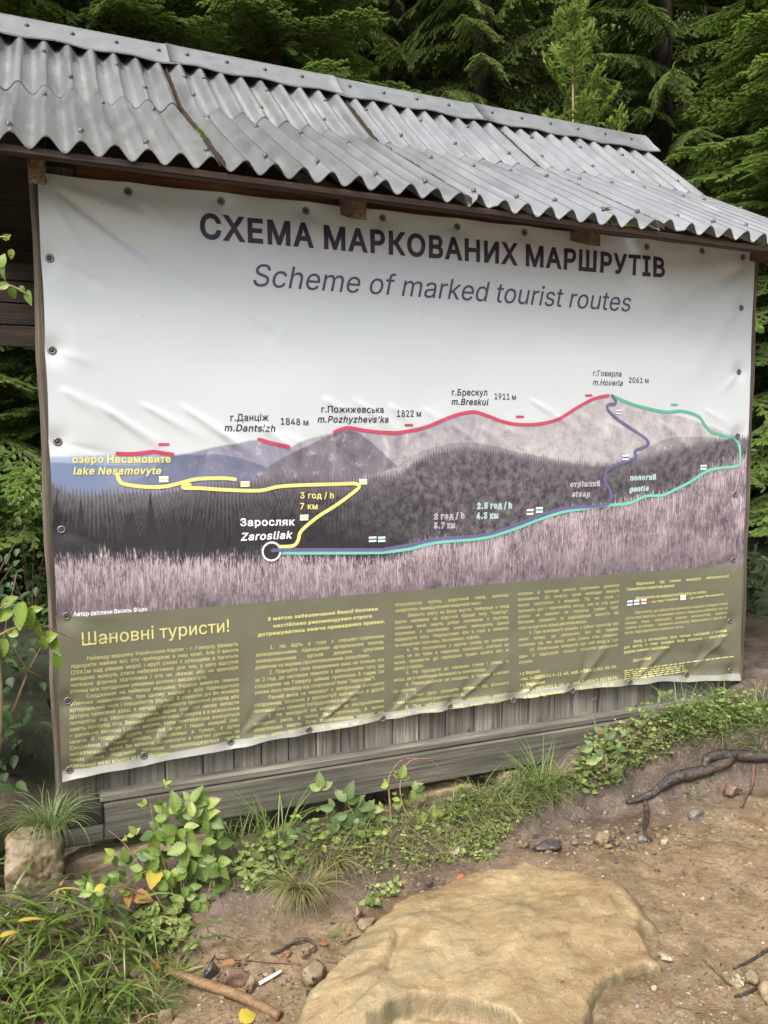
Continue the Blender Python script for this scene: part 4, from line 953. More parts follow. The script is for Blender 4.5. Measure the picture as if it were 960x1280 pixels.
def rotz(a): c, s = math.cos(a), math.sin(a); return np.array([[c, -s, 0], [s, c, 0], [0, 0, 1]])
def roty(a): c, s = math.cos(a), math.sin(a); return np.array([[c, 0, s], [0, 1, 0], [-s, 0, c]])
def rotx(a): c, s = math.cos(a), math.sin(a); return np.array([[1, 0, 0], [0, c, -s], [0, s, c]])
def soup(name, T, r, mi, mats, parent):
    n = len(T); me = bpy.data.meshes.new(name); V = T.reshape(-1, 3).astype(np.float32)
    me.vertices.add(3 * n); me.vertices.foreach_set('co', V.ravel()); me.loops.add(3 * n); me.loops.foreach_set('vertex_index', np.arange(3 * n, dtype=np.int32))
    me.polygons.add(n); me.polygons.foreach_set('loop_start', np.arange(0, 3 * n, 3, dtype=np.int32)); me.polygons.foreach_set('loop_total', np.full(n, 3, dtype=np.int32))
    for m in mats: me.materials.append(m)
    me.polygons.foreach_set('material_index', mi.astype(np.int32)); me.update(calc_edges=True)
    at = me.attributes.new('rnd', 'FLOAT', 'POINT'); at.data.foreach_set('value', np.repeat(r, 3).astype(np.float32))
    o = bpy.data.objects.new(name, me); COL.objects.link(o); o.parent = parent; return o

FT = {}
def fronds(style):
    if style in FT: return FT[style]
    if style == 'hang': q = [frond(100 + i, L, .30, .85, gap=.095, sub=.055, per=8, nw=.0042, nl=.020, fan=.34, tw=.85) for i, L in enumerate((.6, 1.1, 1.7, 1.8, 2.4))]
    elif style == 'flat': q = [frond(200 + i, L, .22, .30, gap=.10, sub=.055, per=10, nw=.0042, nl=.021, fan=.38, tw=.9) for i, L in enumerate((.5, 1.0, 1.5, 1.6, 2.2))]
    elif style == 'young': q = [frond(300 + i, L, -.10, -.10, gap=.10, sub=.070, per=18, nl=.017, nw=.0034, fan=.42, tw=.95) for i, L in enumerate((.25, .42, .6, .8))]
    else: q = [frond(400 + i, L, .30, .6, gap=.13, sub=.10, per=5, nl=.055, nw=.014, fan=.42) for i, L in enumerate((.7, 1.3, 2.0, 2.4))]
    FT[style] = q; return q

def make_spruce(name, style, H, z0, Lmax, step, nb, seed, mat, label, group, trunk_r=.13, pale_top=False, taper=.8, ztop=None):
    rs = np.random.RandomState(seed); root = empty(name, (0, 0, 0), label, 'tree', group)
    mb = MB(); pts = [(0.02 * math.sin(z), .02 * math.cos(z * 1.3), z) for z in np.linspace(-.3, H, 16)]
    mb.tube(pts, [max(.006, trunk_r * (1 - max(0, p[2]) / H) ** .85 * (1.25 if p[2] < .1 else 1)) for p in pts], 10); mb.build('trunk', PALE if pale_top else BARK, root, smooth=True)
    Ts, rs_, ms = [], [], []; Fs = fronds(style); lens = [np.abs(f[0][..., 0]).max() for f in Fs]
    z = z0; a0 = 0
    while z < (ztop or H * .97):
        Lz = Lmax * max(.06, 1 - z / H) ** taper
        for k in range(nb):
            a = a0 + 2 * math.pi * (k + rs.uniform(-.25, .25)) / nb; L = Lz * rs.uniform(.72, 1.12)
            i = int(np.argmin([abs(l - L) + .15 * rs.rand() * L for l in lens])); T, r, m = Fs[i]; sc = L / lens[i]
            up = rs.uniform(-.12, .12) + (.10 - .55 * (z / H) if style != 'young' else -.55 - .5 * z / H)
            Q = (T * (sc, sc, sc)) @ rotx(rs.uniform(-.3, .3)).T @ roty(up).T @ rotz(a).T + np.array([0, 0, z + rs.uniform(-.4, .4) * step])
            Ts.append(Q); rs_.append(np.clip(r + rs.uniform(-.12, .12), 0, 1)); ms.append(m)
        a0 += 2.4; z += step * rs.uniform(.8, 1.2)
    if style == 'young':                                # bare leader and the whorl of shoots round it
        A = [[0, 0, H - .5 * i * .2] for i in range(3)]
    T = np.concatenate(Ts); print('crown', name, style, len(T)); soup('crown', T, np.concatenate(rs_), np.concatenate(ms), [mat, TWIG], root); return root
def copy_tree(o, parent=None):
    c = o.copy(); COL.objects.link(c); c.parent = parent
    for ch in list(o.children): copy_tree(ch, c)
    return c
def tree_at(o, px, y, rz, sc, label=None, first=False, dz=0):
    t = o if first else copy_tree(o); p = on(px, 640, 1, y); t.location = (p[0], p[1], float(ground_base(p[0], p[1])) + dz); t.rotation_euler = (0, 0, rz); t.scale = (sc, sc, sc)
    if label: t['label'] = label
    return t

SP = 'spruces close behind the shelter'
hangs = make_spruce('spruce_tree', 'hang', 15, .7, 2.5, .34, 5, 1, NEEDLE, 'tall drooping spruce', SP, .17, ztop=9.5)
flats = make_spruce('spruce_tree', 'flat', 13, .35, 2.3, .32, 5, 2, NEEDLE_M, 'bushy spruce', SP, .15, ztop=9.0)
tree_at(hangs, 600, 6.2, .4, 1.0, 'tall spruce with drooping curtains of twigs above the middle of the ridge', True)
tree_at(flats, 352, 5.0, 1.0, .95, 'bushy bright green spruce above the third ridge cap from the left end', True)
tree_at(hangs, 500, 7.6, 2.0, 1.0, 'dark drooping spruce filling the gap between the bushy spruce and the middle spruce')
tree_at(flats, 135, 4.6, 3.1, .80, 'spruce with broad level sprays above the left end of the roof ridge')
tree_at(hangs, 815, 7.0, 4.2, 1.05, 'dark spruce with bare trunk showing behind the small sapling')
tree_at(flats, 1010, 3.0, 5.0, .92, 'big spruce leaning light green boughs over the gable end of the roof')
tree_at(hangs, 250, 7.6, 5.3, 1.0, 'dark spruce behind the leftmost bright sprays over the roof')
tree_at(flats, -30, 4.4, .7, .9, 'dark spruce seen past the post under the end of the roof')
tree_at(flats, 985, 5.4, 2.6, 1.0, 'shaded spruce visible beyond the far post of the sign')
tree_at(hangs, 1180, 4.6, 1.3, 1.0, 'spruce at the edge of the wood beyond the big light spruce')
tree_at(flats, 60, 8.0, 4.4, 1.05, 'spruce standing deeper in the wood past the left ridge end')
young = make_spruce('spruce_sapling', 'young', 5.4, .5, 1.4, .34, 4, 3, NEEDLE_L, 'young light green spruce with pale bare leader rising behind the roof ridge', None, .026, True, .75, ztop=5.0)
tree_at(young, 710, 3.0, .3, 1.0, None, True)
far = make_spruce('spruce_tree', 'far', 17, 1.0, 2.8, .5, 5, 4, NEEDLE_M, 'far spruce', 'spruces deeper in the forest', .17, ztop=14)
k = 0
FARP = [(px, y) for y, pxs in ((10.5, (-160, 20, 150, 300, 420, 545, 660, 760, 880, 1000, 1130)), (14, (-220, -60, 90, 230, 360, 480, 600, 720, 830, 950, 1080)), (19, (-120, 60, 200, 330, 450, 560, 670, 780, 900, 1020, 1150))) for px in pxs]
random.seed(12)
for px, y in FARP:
    t = tree_at(far, px + random.uniform(-15, 15), y + random.uniform(-.8, .8), random.uniform(0, 6), random.uniform(.9, 1.15), 'tall unseen spruce beside the clearing, shading the sign and the roof', k == 0); k += 1
# trees round the clearing, outside the view: they shade the sign and the roof as the forest there does
for (x, y, rz, s_) in ((-5.5, 5, 2.2, 1.1), (10.5, 2.2, 5, 1.1)):
    t = copy_tree(far); t.location = (x, y, float(ground_base(x, y))); t.rotation_euler = (0, 0, rz); t.scale = (s_,) * 3; t['label'] = 'tall unseen spruce beside the clearing, shading the sign and the roof'

# boards nailed under the rear roof slope
def back_under(y): return float(np.interp(2 * 1.19 - y, [-.2865, .5899, 1.0904, 1.19], [2.0242, 2.5105, 2.8989, 2.97])) - .075
mb = MB(); y = 1.24; random.seed(3)
while y < 2.62:
    y2 = min(y + random.uniform(.10, .13), 2.64); z1, z2 = back_under(y), back_under(y2 - .006)
    mb.hull([(x, yy, zz - d) for x in (-.29, 3.28) for (yy, zz) in ((y, z1), (y2 - .006, z2)) for d in (0, .02)], random.random()); y = y2
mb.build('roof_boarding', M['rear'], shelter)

# ------------------------------------------------------------------ rocks, root, stick, litter
def poly_sd(x, y, poly):
    """signed distance to a polygon, positive inside"""
    P_ = np.array(poly); d = np.full(x.shape, 1e9); ins = np.zeros(x.shape, bool)
    for (ax, ay), (bx, by) in zip(P_, np.roll(P_, -1, 0)):
        ex, ey = bx - ax, by - ay; t = np.clip(((x - ax) * ex + (y - ay) * ey) / (ex * ex + ey * ey), 0, 1)
        d = np.minimum(d, np.hypot(x - ax - t * ex, y - ay - t * ey)); c = ((ay > y) != (by > y)) & (x < ex * (y - ay) / (by - ay + 1e-12) + ax); ins ^= c
    return np.where(ins, d, -d)
def rock_mat():
    t = NT('sandstone'); co = t.coords(); n1 = t.noise(co, 3.2, 5, .6, .4); n2 = t.noise(t.mapping(co, (1, 1.8, 1), (0, 0, .5)), 9, 6, .65, .3); n3 = t.noise(co, 85, 4, .7)
    c = t.ramp(n2, [(.28, (.145, .103, .052)), (.45, (.250, .182, .092)), (.6, (.315, .235, .122)), (.75, (.40, .31, .178))])
    c = t.mix(t.math('MULTIPLY', t.rng(n1, .52, .66), .6), c, (.21, .135, .068))
    c = t.mix(t.math('MULTIPLY', t.rng(n1, .44, .34), .55), c, (.20, .185, .115))
    c = t.mix(t.math('MULTIPLY', t.rng(n3, .56, .7), .5), c, (.10, .07, .04)); c = t.mix(t.math('MULTIPLY', t.rng(n3, .40, .3), .4), c, (.46, .39, .28))
    vo = t.node('ShaderNodeTexVoronoi', feature='DISTANCE_TO_EDGE'); wv = t.node('ShaderNodeVectorMath', operation='ADD'); t.put(wv.inputs[0], t.mapping(co, (1, 1.7, 1), (0, 0, .6))); t.put(wv.inputs[1], t.noise(co, 7, 4, .6, 0, 1)); t.put(vo.inputs['Vector'], wv.outputs[0]); vo.inputs['Scale'].default_value = 3.2
    crack = t.math('MULTIPLY', t.rng(vo.outputs[0], .014, .003), t.rng(n1, .52, .60)); c = t.mix(t.math('MULTIPLY', crack, .8), c, (.055, .04, .024))
    grit = t.math('MULTIPLY', t.rng(t.noise(co, 240, 2, .6), .60, .68), t.rng(n2, .42, .55)); c = t.mix(t.math('MULTIPLY', grit, .7), c, (.07, .05, .03)); scuff = t.noise(t.mapping(co, (1, 2.5, 1), (0, 0, .35)), 5.5, 6, .75); c = t.mix(t.math('MULTIPLY', t.rng(scuff, .56, .66), .45), c, (.10, .072, .042))
    ge = t.node('ShaderNodeNewGeometry'); sp = t.node('ShaderNodeSeparateXYZ'); t.put(sp.inputs[0], ge.outputs['Normal'])
    soil = t.math('MULTIPLY', t.rng(t.math('SUBTRACT', t.attr(), t.math('MULTIPLY', n2, 1.1)), -.05, -.42), .75); c = t.mix(soil, c, t.mix(n3, (.09, .060, .034), (.18, .125, .07)))      # earth trodden onto the rim
    side = t.rng(sp.outputs[2], .75, .35); c = t.mix(t.math('MULTIPLY', side, t.rng(n2, .35, .6)), c, (.125, .105, .058))     # mossy film on the steep faces
    t.bump(t.math('SUBTRACT', t.math('ADD', t.math('MULTIPLY', n3, 1.3), t.math('MULTIPLY', n2, 1.6)), crack), .45, .010)
    return t.set(Base_Color=c, Roughness=t.math('SUBTRACT', .70, t.math('MULTIPLY', t.rng(n1, .4, .65), .28)), Specular_IOR_Level=.45)
M['rock'] = rock_mat()
ZT = -.335
OUT = [tuple(on(px, py, 2, ZT)[:2]) for px, py in ((362, 1290), (383, 1245), (402, 1228), (437, 1203), (436, 1180), (447, 1160), (484, 1132), (530, 1111), (578, 1091), (625, 1078), (655, 1068), (690, 1076), (735, 1085), (778, 1104), (797, 1124), (815, 1152), (801, 1168), (812, 1190), (828, 1204), (800, 1214), (776, 1236), (756, 1262), (738, 1300), (700, 1350), (540, 1370), (380, 1340))]
CLEFT = [tuple(on(px, py, 2, ZT)[:2]) for px, py in ((742, 1285), (752, 1245), (772, 1222), (805, 1205))]
LEDGE = [tuple(on(px, py, 2, ZT)[:2]) for px, py in ((452, 1280), (500, 1266), (560, 1250), (610, 1262), (655, 1290))]
SHOULDER = [tuple(on(px, py, 2, ZT)[:2]) for px, py in ((440, 1205), (500, 1180), (485, 1230), (440, 1262), (372, 1300))]
def seg_d(x, y, line):
    d = np.full(x.shape, 1e9); side = np.zeros(x.shape)
    for (ax, ay), (bx, by) in zip(line[:-1], line[1:]):
        ex, ey = bx - ax, by - ay; t = np.clip(((x - ax) * ex + (y - ay) * ey) / (ex * ex + ey * ey), 0, 1)
        q = np.hypot(x - ax - t * ex, y - ay - t * ey); s_ = np.sign(ex * (y - ay) - ey * (x - ax)); side = np.where(q < d, s_, side); d = np.minimum(d, q)
    return d, side
ox = np.array(OUT); xs = np.arange(ox[:, 0].min() - .05, ox[:, 0].max() + .05, .0062); ys = np.arange(ox[:, 1].min() - .05, ox[:, 1].max() + .05, .0062)
X, Y = np.meshgrid(xs, ys); wx = X + .045 * fbm(X * 7, Y * 7, 4, 71); wy = Y + .045 * fbm(X * 7 + 9, Y * 7, 4, 72)
sdv = poly_sd(wx, wy, OUT) + .004 + .026 * sstep((-.70 - Y) / .2)
Z = ZT + .026 * fbm(X * 2.2, Y * 3, 4, 61) + .012 * fbm(X * 8, Y * 12, 4, 62) - .020 * np.abs(fbm(X * 3 + Y * 2, Y * 3.5 - X, 3, 68)) + .0028 * fbm(X * 22, Y * 26, 4, 63)
Z += .008 + (.016 + .026 * (1 - sstep((X - .95) / .6))) * sstep((-.66 - Y) / .22) + .012 * sstep((1.6 - X) / .3); lay = (fbm(X * 2.1 + Y * .9, Y * 3.0, 4, 66) + .10 * fbm(X * 14, Y * 14, 3, 67)) * 7; Z += .0032 * (np.floor(lay) + sstep((lay % 1 - .84) / .16))     # flaked bedding steps
_l = lambda pa, pb: (np.array(on(*pa, 2, ZT)[:2]), np.array(on(*pb, 2, ZT)[:2]))
for pa, pb, sl in (((450, 1290), (508, 1120), .30), ((508, 1120), (660, 1062), .10), ((640, 1300), (735, 1165), -.10), ((470, 1230), (760, 1130), -.05)):
    A_, B_ = _l(pa, pb); e_ = (B_ - A_) / np.linalg.norm(B_ - A_); dd = e_[0] * (Y - A_[1]) - e_[1] * (X - A_[0]) + .03 * fbm(X * 4, Y * 4, 3, int(sl * 100) + 80)
    dd = dd if sl > 0 else -dd; Z = Z - abs(sl) * np.maximum(dd, 0)
q, sd2 = seg_d(wx, wy, LEDGE); Z = Z - .060 * sstep(.5 - sd2 * q / .016) * np.clip(sdv / .03, 0, 1) * sstep((1.40 - X) / .2) * sstep((.12 - np.where(sd2 < 0, q, 0) + .1) / .1)
q, sd2 = seg_d(wx, wy, CLEFT); Z = Z - .10 * np.exp(-(q / .014) ** 2) - .055 * sstep(.5 - sd2 * q / .012) * np.exp(-(q / .16) ** 2)
Z = Z - np.where(sdv < .10, (.105 * np.clip(1 - sdv / .045, 0, 3) ** 1.6), 0) * (1 - .75 * sstep((X - 1.35) / .4) * sstep((Y + 1.1) / .15)) - np.where(sdv < 0, .25, 0) * np.clip(-sdv / .02, 0, 1)
Z = Z - .035 * np.exp(-(seg_d(X, Y, SHOULDER[1:])[0] / .014) ** 2) * .5
keep = (sdv > -.035)
i = np.arange(X.size).reshape(X.shape); Fq = np.stack([i[:-1, :-1], i[:-1, 1:], i[1:, 1:], i[1:, :-1]], -1).reshape(-1, 4); Fq = Fq[keep.ravel()[Fq].all(1)]
used = np.unique(Fq); mp = -np.ones(X.size, int); mp[used] = np.arange(len(used)); V = np.stack([X, Y, Z], -1).reshape(-1, 3)[used]
rock = meshobj('sandstone_boulder', V, mp[Fq], M['rock'], loc=(1.1, -.85, -.5), smooth=True, rnd=np.clip(sdv.ravel()[used] / .09, 0, 1))
prop(rock, 'big flat ochre sandstone slab worn smooth in the middle of the path', 'rock')

def stonemat(name, c, rough=.55):
    t = NT(name); co = t.coords(); n = t.noise(co, 26, 5, .65); n2 = t.noise(co, 140, 3, .6)
    k = np.array(c); col = t.ramp(n, [(.3, tuple(k * .62)), (.5, tuple(k)), (.7, tuple(np.minimum(1, k * 1.4)))])
    col = t.mix(t.rng(n2, .58, .7), col, tuple(k * .5)); t.bump(t.math('ADD', n, t.math('MULTIPLY', n2, .4)), .5, .008)
    return t.set(Base_Color=col, Roughness=rough, Specular_IOR_Level=.45)
SM = {'tan': stonemat('tan stone', (.21, .155, .09)), 'brown': stonemat('brown wet stone', (.16, .105, .07), .32), 'grey': stonemat('grey stone', (.155, .135, .115), .42), 'dark': stonemat('dark wet stone', (.06, .055, .052), .3),
      'red': stonemat('red brick', (.42, .10, .045), .6), 'pale': stonemat('pale stone', (.31, .26, .18)), 'ochre': stonemat('ochre stone', (.19, .145, .085)), 'rust': stonemat('rust stone', (.22, .115, .06), .5)}
def stone_mesh(size, seed, n=16, rough=.10, flat=1.0):
    """angular lump: hull of scattered points, rounded and roughened"""
    rs = np.random.RandomState(seed); p = nrmz(rs.normal(size=(n, 3))) * (.85 + .15 * rs.rand(n, 1)); p = p / np.abs(p).max(0)
    bm = bmesh.new()
    for v in p * np.array(size) * .5: bm.verts.new(v)
    o = bmesh.ops.convex_hull(bm, input=bm.verts); bmesh.ops.delete(bm, geom=[g for g in o['geom_interior'] if isinstance(g, bmesh.types.BMVert)], context='VERTS')
    bmesh.ops.bevel(bm, geom=bm.edges[:], offset=min(size) * .11, segments=2, affect='EDGES', profile=.6)
    bmesh.ops.triangulate(bm, faces=bm.faces[:])
    bmesh.ops.subdivide_edges(bm, edges=[e for e in bm.edges if e.calc_length() > max(size) * .18], cuts=2, use_grid_fill=True)
    bm.verts.index_update(); V = np.array([v.co[:] for v in bm.verts]); F_ = [[v.index for v in f.verts] for f in bm.faces]; bm.free()
    s = max(size); V = V + nrmz(V) * (fbm(V[:, 0] / s * 5 + seed, V[:, 1] / s * 5 + V[:, 2] / s * 4, 3, seed) * s * rough)[:, None]
    return V, F_
def stone(px, py, wpx, hpx, mat, label, seed, rz=0.0, name='stone', group=None, dpx=None, sink=.28, tilt=0.0):
    p = hit(px, py + hpx * .35); dist = np.dot(p - CAM, FWD); m = dist / FPX
    size = (wpx * m, (dpx or wpx * .7) * m, hpx * m * 1.1); V, F_ = stone_mesh(size, seed); V = V @ rotx(tilt).T @ rotz(rz).T
    p = np.array([p[0], p[1], float(ground_z(p[0], p[1]))]); c = p + np.array([0, 0, size[2] * (.5 - sink)])
    o = meshobj(name, V + c, F_, SM[mat], loc=p, smooth=True); return prop(o, label, 'stone', group)
STONES = [(292, 1218, 46, 28, 'brown', 'wet brown block of stone between the stick and the white straw', .1), (264, 1212, 20, 28, 'dark', 'narrow dark stone wedged against the wet brown block', .5), (313, 1228, 22, 24, 'tan', 'small tan wedge stone right below the wet brown block', .9),
          (392, 1214, 46, 34, 'ochre', 'long ochre stone lying beside the big slab edge', .9), (381, 1189, 16, 16, 'tan', 'small tan stone in the crook of the thin dead root', 0), (336, 1216, 20, 12, 'brown', 'flat brown pebble above the white straw', .4), (358, 1192, 16, 9, 'rust', 'flat rust coloured pebble under the thin dead root', .1),
          (447, 1140, 18, 26, 'brown', 'brown stone standing in the soil above the slab corner', .6), (458, 1152, 30, 22, 'ochre', 'ochre stone leaning on the slab where the bank meets it', .5), (529, 1117, 13, 12, 'tan', 'round tan pebble beside the lower brick fragment', 0), (576, 1098, 15, 10, 'red', 'orange red brick fragment, the larger of two by the slab', .3),
          (553, 1111, 9, 8, 'red', 'tiny orange red brick fragment, the smaller of two by the slab', .1), (537, 1105, 10, 12, 'dark', 'black pebble between the tan pebble and the brick fragments', .2), (563, 1106, 13, 9, 'grey', 'grey pebble between the two brick fragments', .3),
          (655, 1053, 20, 13, 'tan', 'tan stone at the top corner of the slab', .2), (683, 1056, 42, 17, 'dark', 'wide dark wet stone at the foot of the bank above the slab', -.1), (719, 1052, 16, 11, 'brown', 'brown stone next to the wide dark wet stone', .3), (753, 1044, 24, 26, 'tan', 'upright tan stone at the foot of the bank, left of the root tip', .4),
          (771, 1050, 18, 12, 'brown', 'brown stone against the upright tan stone', .8), (790, 1056, 14, 14, 'ochre', 'ochre pebble below the tip of the thick root', .3), (803, 1047, 15, 10, 'grey', 'grey pebble just below the tip of the thick root', .1), (829, 1050, 15, 9, 'pale', 'pale pebble on the path edge below the thick root', .1),
          (871, 1018, 28, 17, 'grey', 'smooth grey stone alone on the path below the thick roots', .1), (915, 985, 26, 22, 'brown', 'rounded brown stone tucked under the two roots', .2), (921, 1226, 26, 16, 'pale', 'pale split stone at the lower edge of the path', .5), (938, 1222, 26, 18, 'ochre', 'ochre stone behind the pale split stone', .2), (958, 1236, 34, 30, 'tan', 'largest of the tan stones by the lower path edge', .7),
          (817, 1234, 11, 8, 'pale', 'yellowish chip on the path near the slab cleft', .3), (833, 1196, 22, 9, 'pale', 'thin pale flake on the path beside the slab tip', -.6), (835, 1240, 10, 8, 'rust', 'reddish chip on the path near the slab cleft', .1), (207, 1270, 22, 26, 'ochre', 'ochre stone sunk in the soil under the thick end of the stick', .2), (460, 1055, 16, 11, 'grey', 'grey stone in the grass of the bank', .2), (700, 855, 10, 6, 'pale', 'pale stone near the ledge', 0)]
for n_, (px, py, a, b, mt, lb, rz) in enumerate(STONES[:-1]): stone(px, py, a, b, mt, lb, 300 + n_, rz)
# foundation blocks under the sign
def block(name, px0, px1, py0, py1, y, depth, mat, label, seed):
    a = on(px0, py1, 1, y); b = on(px1, py0, 1, y); size = np.array((b[0] - a[0], depth, b[2] - a[2]))
    bm = bmesh.new(); bmesh.ops.create_icosphere(bm, subdivisions=5, radius=1); bm.verts.index_update(); V = np.array([v.co[:] for v in bm.verts]); F_ = [[v.index for v in f.verts] for f in bm.faces]; bm.free()
    rb = np.random.RandomState(seed); N_ = nrmz(rb.normal(size=(26, 3))); dd = rb.uniform(1.12, 1.45, 26); N_ = np.concatenate([N_, np.eye(3), -np.eye(3)]); dd = np.concatenate([dd, np.full(6, 1.0)])
    V = V * np.min(np.where(V @ N_.T > 1e-3, dd / np.maximum(V @ N_.T, 1e-3), 9), 1)[:, None]; k = fbm(V[:, 0] * 1.7 + seed, V[:, 1] * 1.7 + V[:, 2] * 1.9, 5, seed)
    V = V * (1 + .05 * k)[:, None] * size / 2 * .97 + nrmz(V) * (.012 * fbm(V[:, 0] * 9, V[:, 2] * 9 + V[:, 1] * 7, 3, seed + 5))[:, None]; c = np.array([(a[0] + b[0]) / 2, y + depth * .4, (a[2] + b[2]) / 2])
    return prop(meshobj(name, V + c, F_, SM[mat], loc=(c[0], c[1], a[2]), smooth=True), label, 'stone')
block('foundation_stone', 8, 78, 1046, 1135, -.13, .15, 'ochre', 'thick ochre foundation block under the front corner post', 501)
block('foundation_stone', 64, 272, 1044, 1140, -.06, .16, 'ochre', 'long ochre foundation stone under the end of the base board', 502)
block('foundation_stone', 512, 602, 974, 1040, -.02, .22, 'tan', 'rounded foundation stone showing under the middle of the base board', 503)
block('foundation_stone', 622, 664, 958, 1000, -.03, .16, 'tan', 'small foundation stone under the base board beside the green tuft', 504)

# loose gravel: too many chips to count
random.seed(21); rs = np.random.RandomState(21); GV = {k: MB() for k in ('tan', 'brown', 'grey', 'pale', 'dark')}
def chips(px, py, n, sx, sy, smax=.010):
    for _ in range(n):
        p = hit(px + rs.normal() * sx, py + rs.normal() * sy); s_ = .002 + smax * rs.rand() ** 2.2; k = rs.choice(list(GV), p=[.36, .32, .15, .05, .12])
        if p[2] > 1 or poly_sd(np.array([p[0]]), np.array([p[1]]), OUT)[0] > -.005: continue
        GV[k].hull([p + nrmz(rs.normal(size=3)) * s_ * np.array([1, .8, .55]) for _ in range(9)])
for (px, py, n, sx, sy) in ((330, 1230, 150, 60, 24), (430, 1170, 60, 30, 25), (560, 1108, 90, 45, 9), (760, 1052, 190, 60, 14), (880, 1030, 110, 60, 16), (850, 1150, 260, 90, 70), (900, 1240, 200, 60, 40), (860, 1080, 150, 90, 30), (250, 1255, 130, 60, 22), (700, 1010, 90, 80, 30), (830, 1235, 70, 18, 24), (520, 1060, 60, 110, 30)):
    chips(px, py, n, sx, sy)
for (px, py, n, sx, sy, sm) in ((760, 1050, 60, 45, 9, .022), (690, 1056, 30, 35, 6, .02), (560, 1106, 26, 40, 6, .016), (880, 1030, 26, 50, 8, .014), (340, 1225, 34, 45, 18, .02), (800, 1046, 26, 25, 8, .018)): chips(px, py, n, sx, sy, sm)
for k, g_ in GV.items(): prop(g_.build('gravel', SM[k], loc=(1, -.6, -.4)), {'tan': 'tan', 'brown': 'brown', 'grey': 'grey', 'pale': 'pale', 'dark': 'dark'}[k] + ' stone chips strewn over the earth path', None, None, 'stuff')

def path3(pts, lift=.0): return [hit(px, py) + np.array([0, 0, lift]) for px, py in pts]
def smooth(P_, m=6):
    P_ = [np.array(p, float) for p in P_]; out = []
    for k in range(len(P_) - 1):
        a, b, c, d = P_[max(k - 1, 0)], P_[k], P_[k + 1], P_[min(k + 2, len(P_) - 1)]
        for j in range(m): s_ = j / m; out.append(.5 * (2 * b + (c - a) * s_ + (2 * a - 5 * b + 4 * c - d) * s_ ** 2 + (3 * b - 3 * c + d - a) * s_ ** 3))
    return out + [P_[-1]]
def rootmat():
    t = NT('wet root bark'); co = t.coords(); n = t.noise(co, 40, 5, .7, .6); n2 = t.noise(co, 9, 4)
    c = t.ramp(n, [(.3, (.010, .008, .007)), (.5, (.038, .029, .024)), (.7, (.11, .09, .075))]); c = t.mix(t.rng(n2, .56, .68), c, (.085, .05, .03)); t.bump(n, 1.0, .010)
    return t.set(Base_Color=c, Roughness=t.rng(n2, .35, .6, .22, .5), Specular_IOR_Level=.55)
M['root'] = rootmat(); M['stick'] = wood('peeled stick', (.14, .075, .035), (.27, .165, .085), (.40, .28, .16), 0, .5); M['redroot'] = plain('thin red root', (.13, .065, .040), .6, .4, var=.4, scale=60)
def limb(name, P_, rads, mat, label, cat, n=10, amp=.10, sub=None):
    Q = smooth(P_, 8); r = np.interp(np.linspace(0, 1, len(Q)), np.linspace(0, 1, len(rads)), rads); mb = MB(); mb.tube(Q, list(r), n)
    V = np.array(mb.V); C_ = np.repeat(np.array(Q), n, 0); dv = V - C_; V = C_ + dv * (1 + amp * 2.2 * fbm(V[:, 0] * 26, V[:, 1] * 26 + V[:, 2] * 19, 3, 9))[:, None]; mb.V = [tuple(v) for v in V]
    return prop(mb.build(name, mat, loc=P_[len(P_) // 2], smooth=True), label, cat)
RA = path3([(783, 1006), (797, 1003), (814, 996), (836, 980), (862, 971), (888, 965), (908, 955), (918, 948)], .012)
limb('tree_root', RA, [.008, .012, .016, .022, .026, .024, .022, .014], M['root'], 'thick wet dark root curving down the bank to the path', 'root')
RB = path3([(880, 968), (884, 954), (900, 949), (925, 950), (948, 952), (975, 950)], .020)
limb('tree_root', RB, [.010, .020, .024, .024, .022, .022], M['root'], 'shorter wet root crossing above the thick root at the edge', 'root')
limb('tree_root', path3([(806, 1000), (809, 1020), (805, 1040), (815, 1052)], .004), [.009, .012, .007, .004], M['root'], 'dark side root hanging below the bend of the thick root', 'root', 8)
limb('tree_root', path3([(942, 960), (940, 985), (932, 998), (926, 1012)], .012), [.006, .006, .007, .004], M['redroot'], 'thin reddish root dangling from the upper root', 'root', 7)
limb('tree_root', path3([(338, 1196), (352, 1191), (368, 1181), (385, 1178), (394, 1186), (392, 1194)], .010), [.003, .0045, .0055, .0055, .0045, .003], M['root'], 'thin dead root looping out of the soil left of the slab', 'root', 7)
limb('fallen_stick', [p + np.array([0, 0, z]) for p, z in zip(path3([(207, 1224), (252, 1238), (300, 1254), (349, 1276)]), (.03, .022, .020, .014))], [.012, .0145, .0135, .012], M['stick'], 'peeled yellowish stick lying on the soil in the corner by the grass', 'stick', 10, .06)
limb('twig', path3([(917, 1213), (938, 1203), (965, 1186)], .006), [.003, .004, .005], M['root'], 'dark bent twig beside the pale split stone', 'twig', 6)
limb('twig', path3([(918, 1248), (935, 1243), (948, 1236)], .006), [.003, .004, .003], M['root'], 'short dark twig below the pale split stone', 'twig', 6)
limb('twig', path3([(268, 1200), (330, 1204), (375, 1208)], .006), [.002, .003, .002], M['redroot'], 'thin brown twig lying above the wet brown block', 'twig', 6)
sp_ = path3([(324, 1233), (352, 1217)], .008); mb = MB(); mb.tube([sp_[0], (sp_[0] + sp_[1]) / 2, sp_[1]], .0050, 10); V = np.array(mb.V)
prop(mb.build('paper_straw', plain('white paper', (.80, .80, .78), .5, .3, var=.05), loc=sp_[0], smooth=True), 'thin white paper straw dropped between the stones', 'straw')

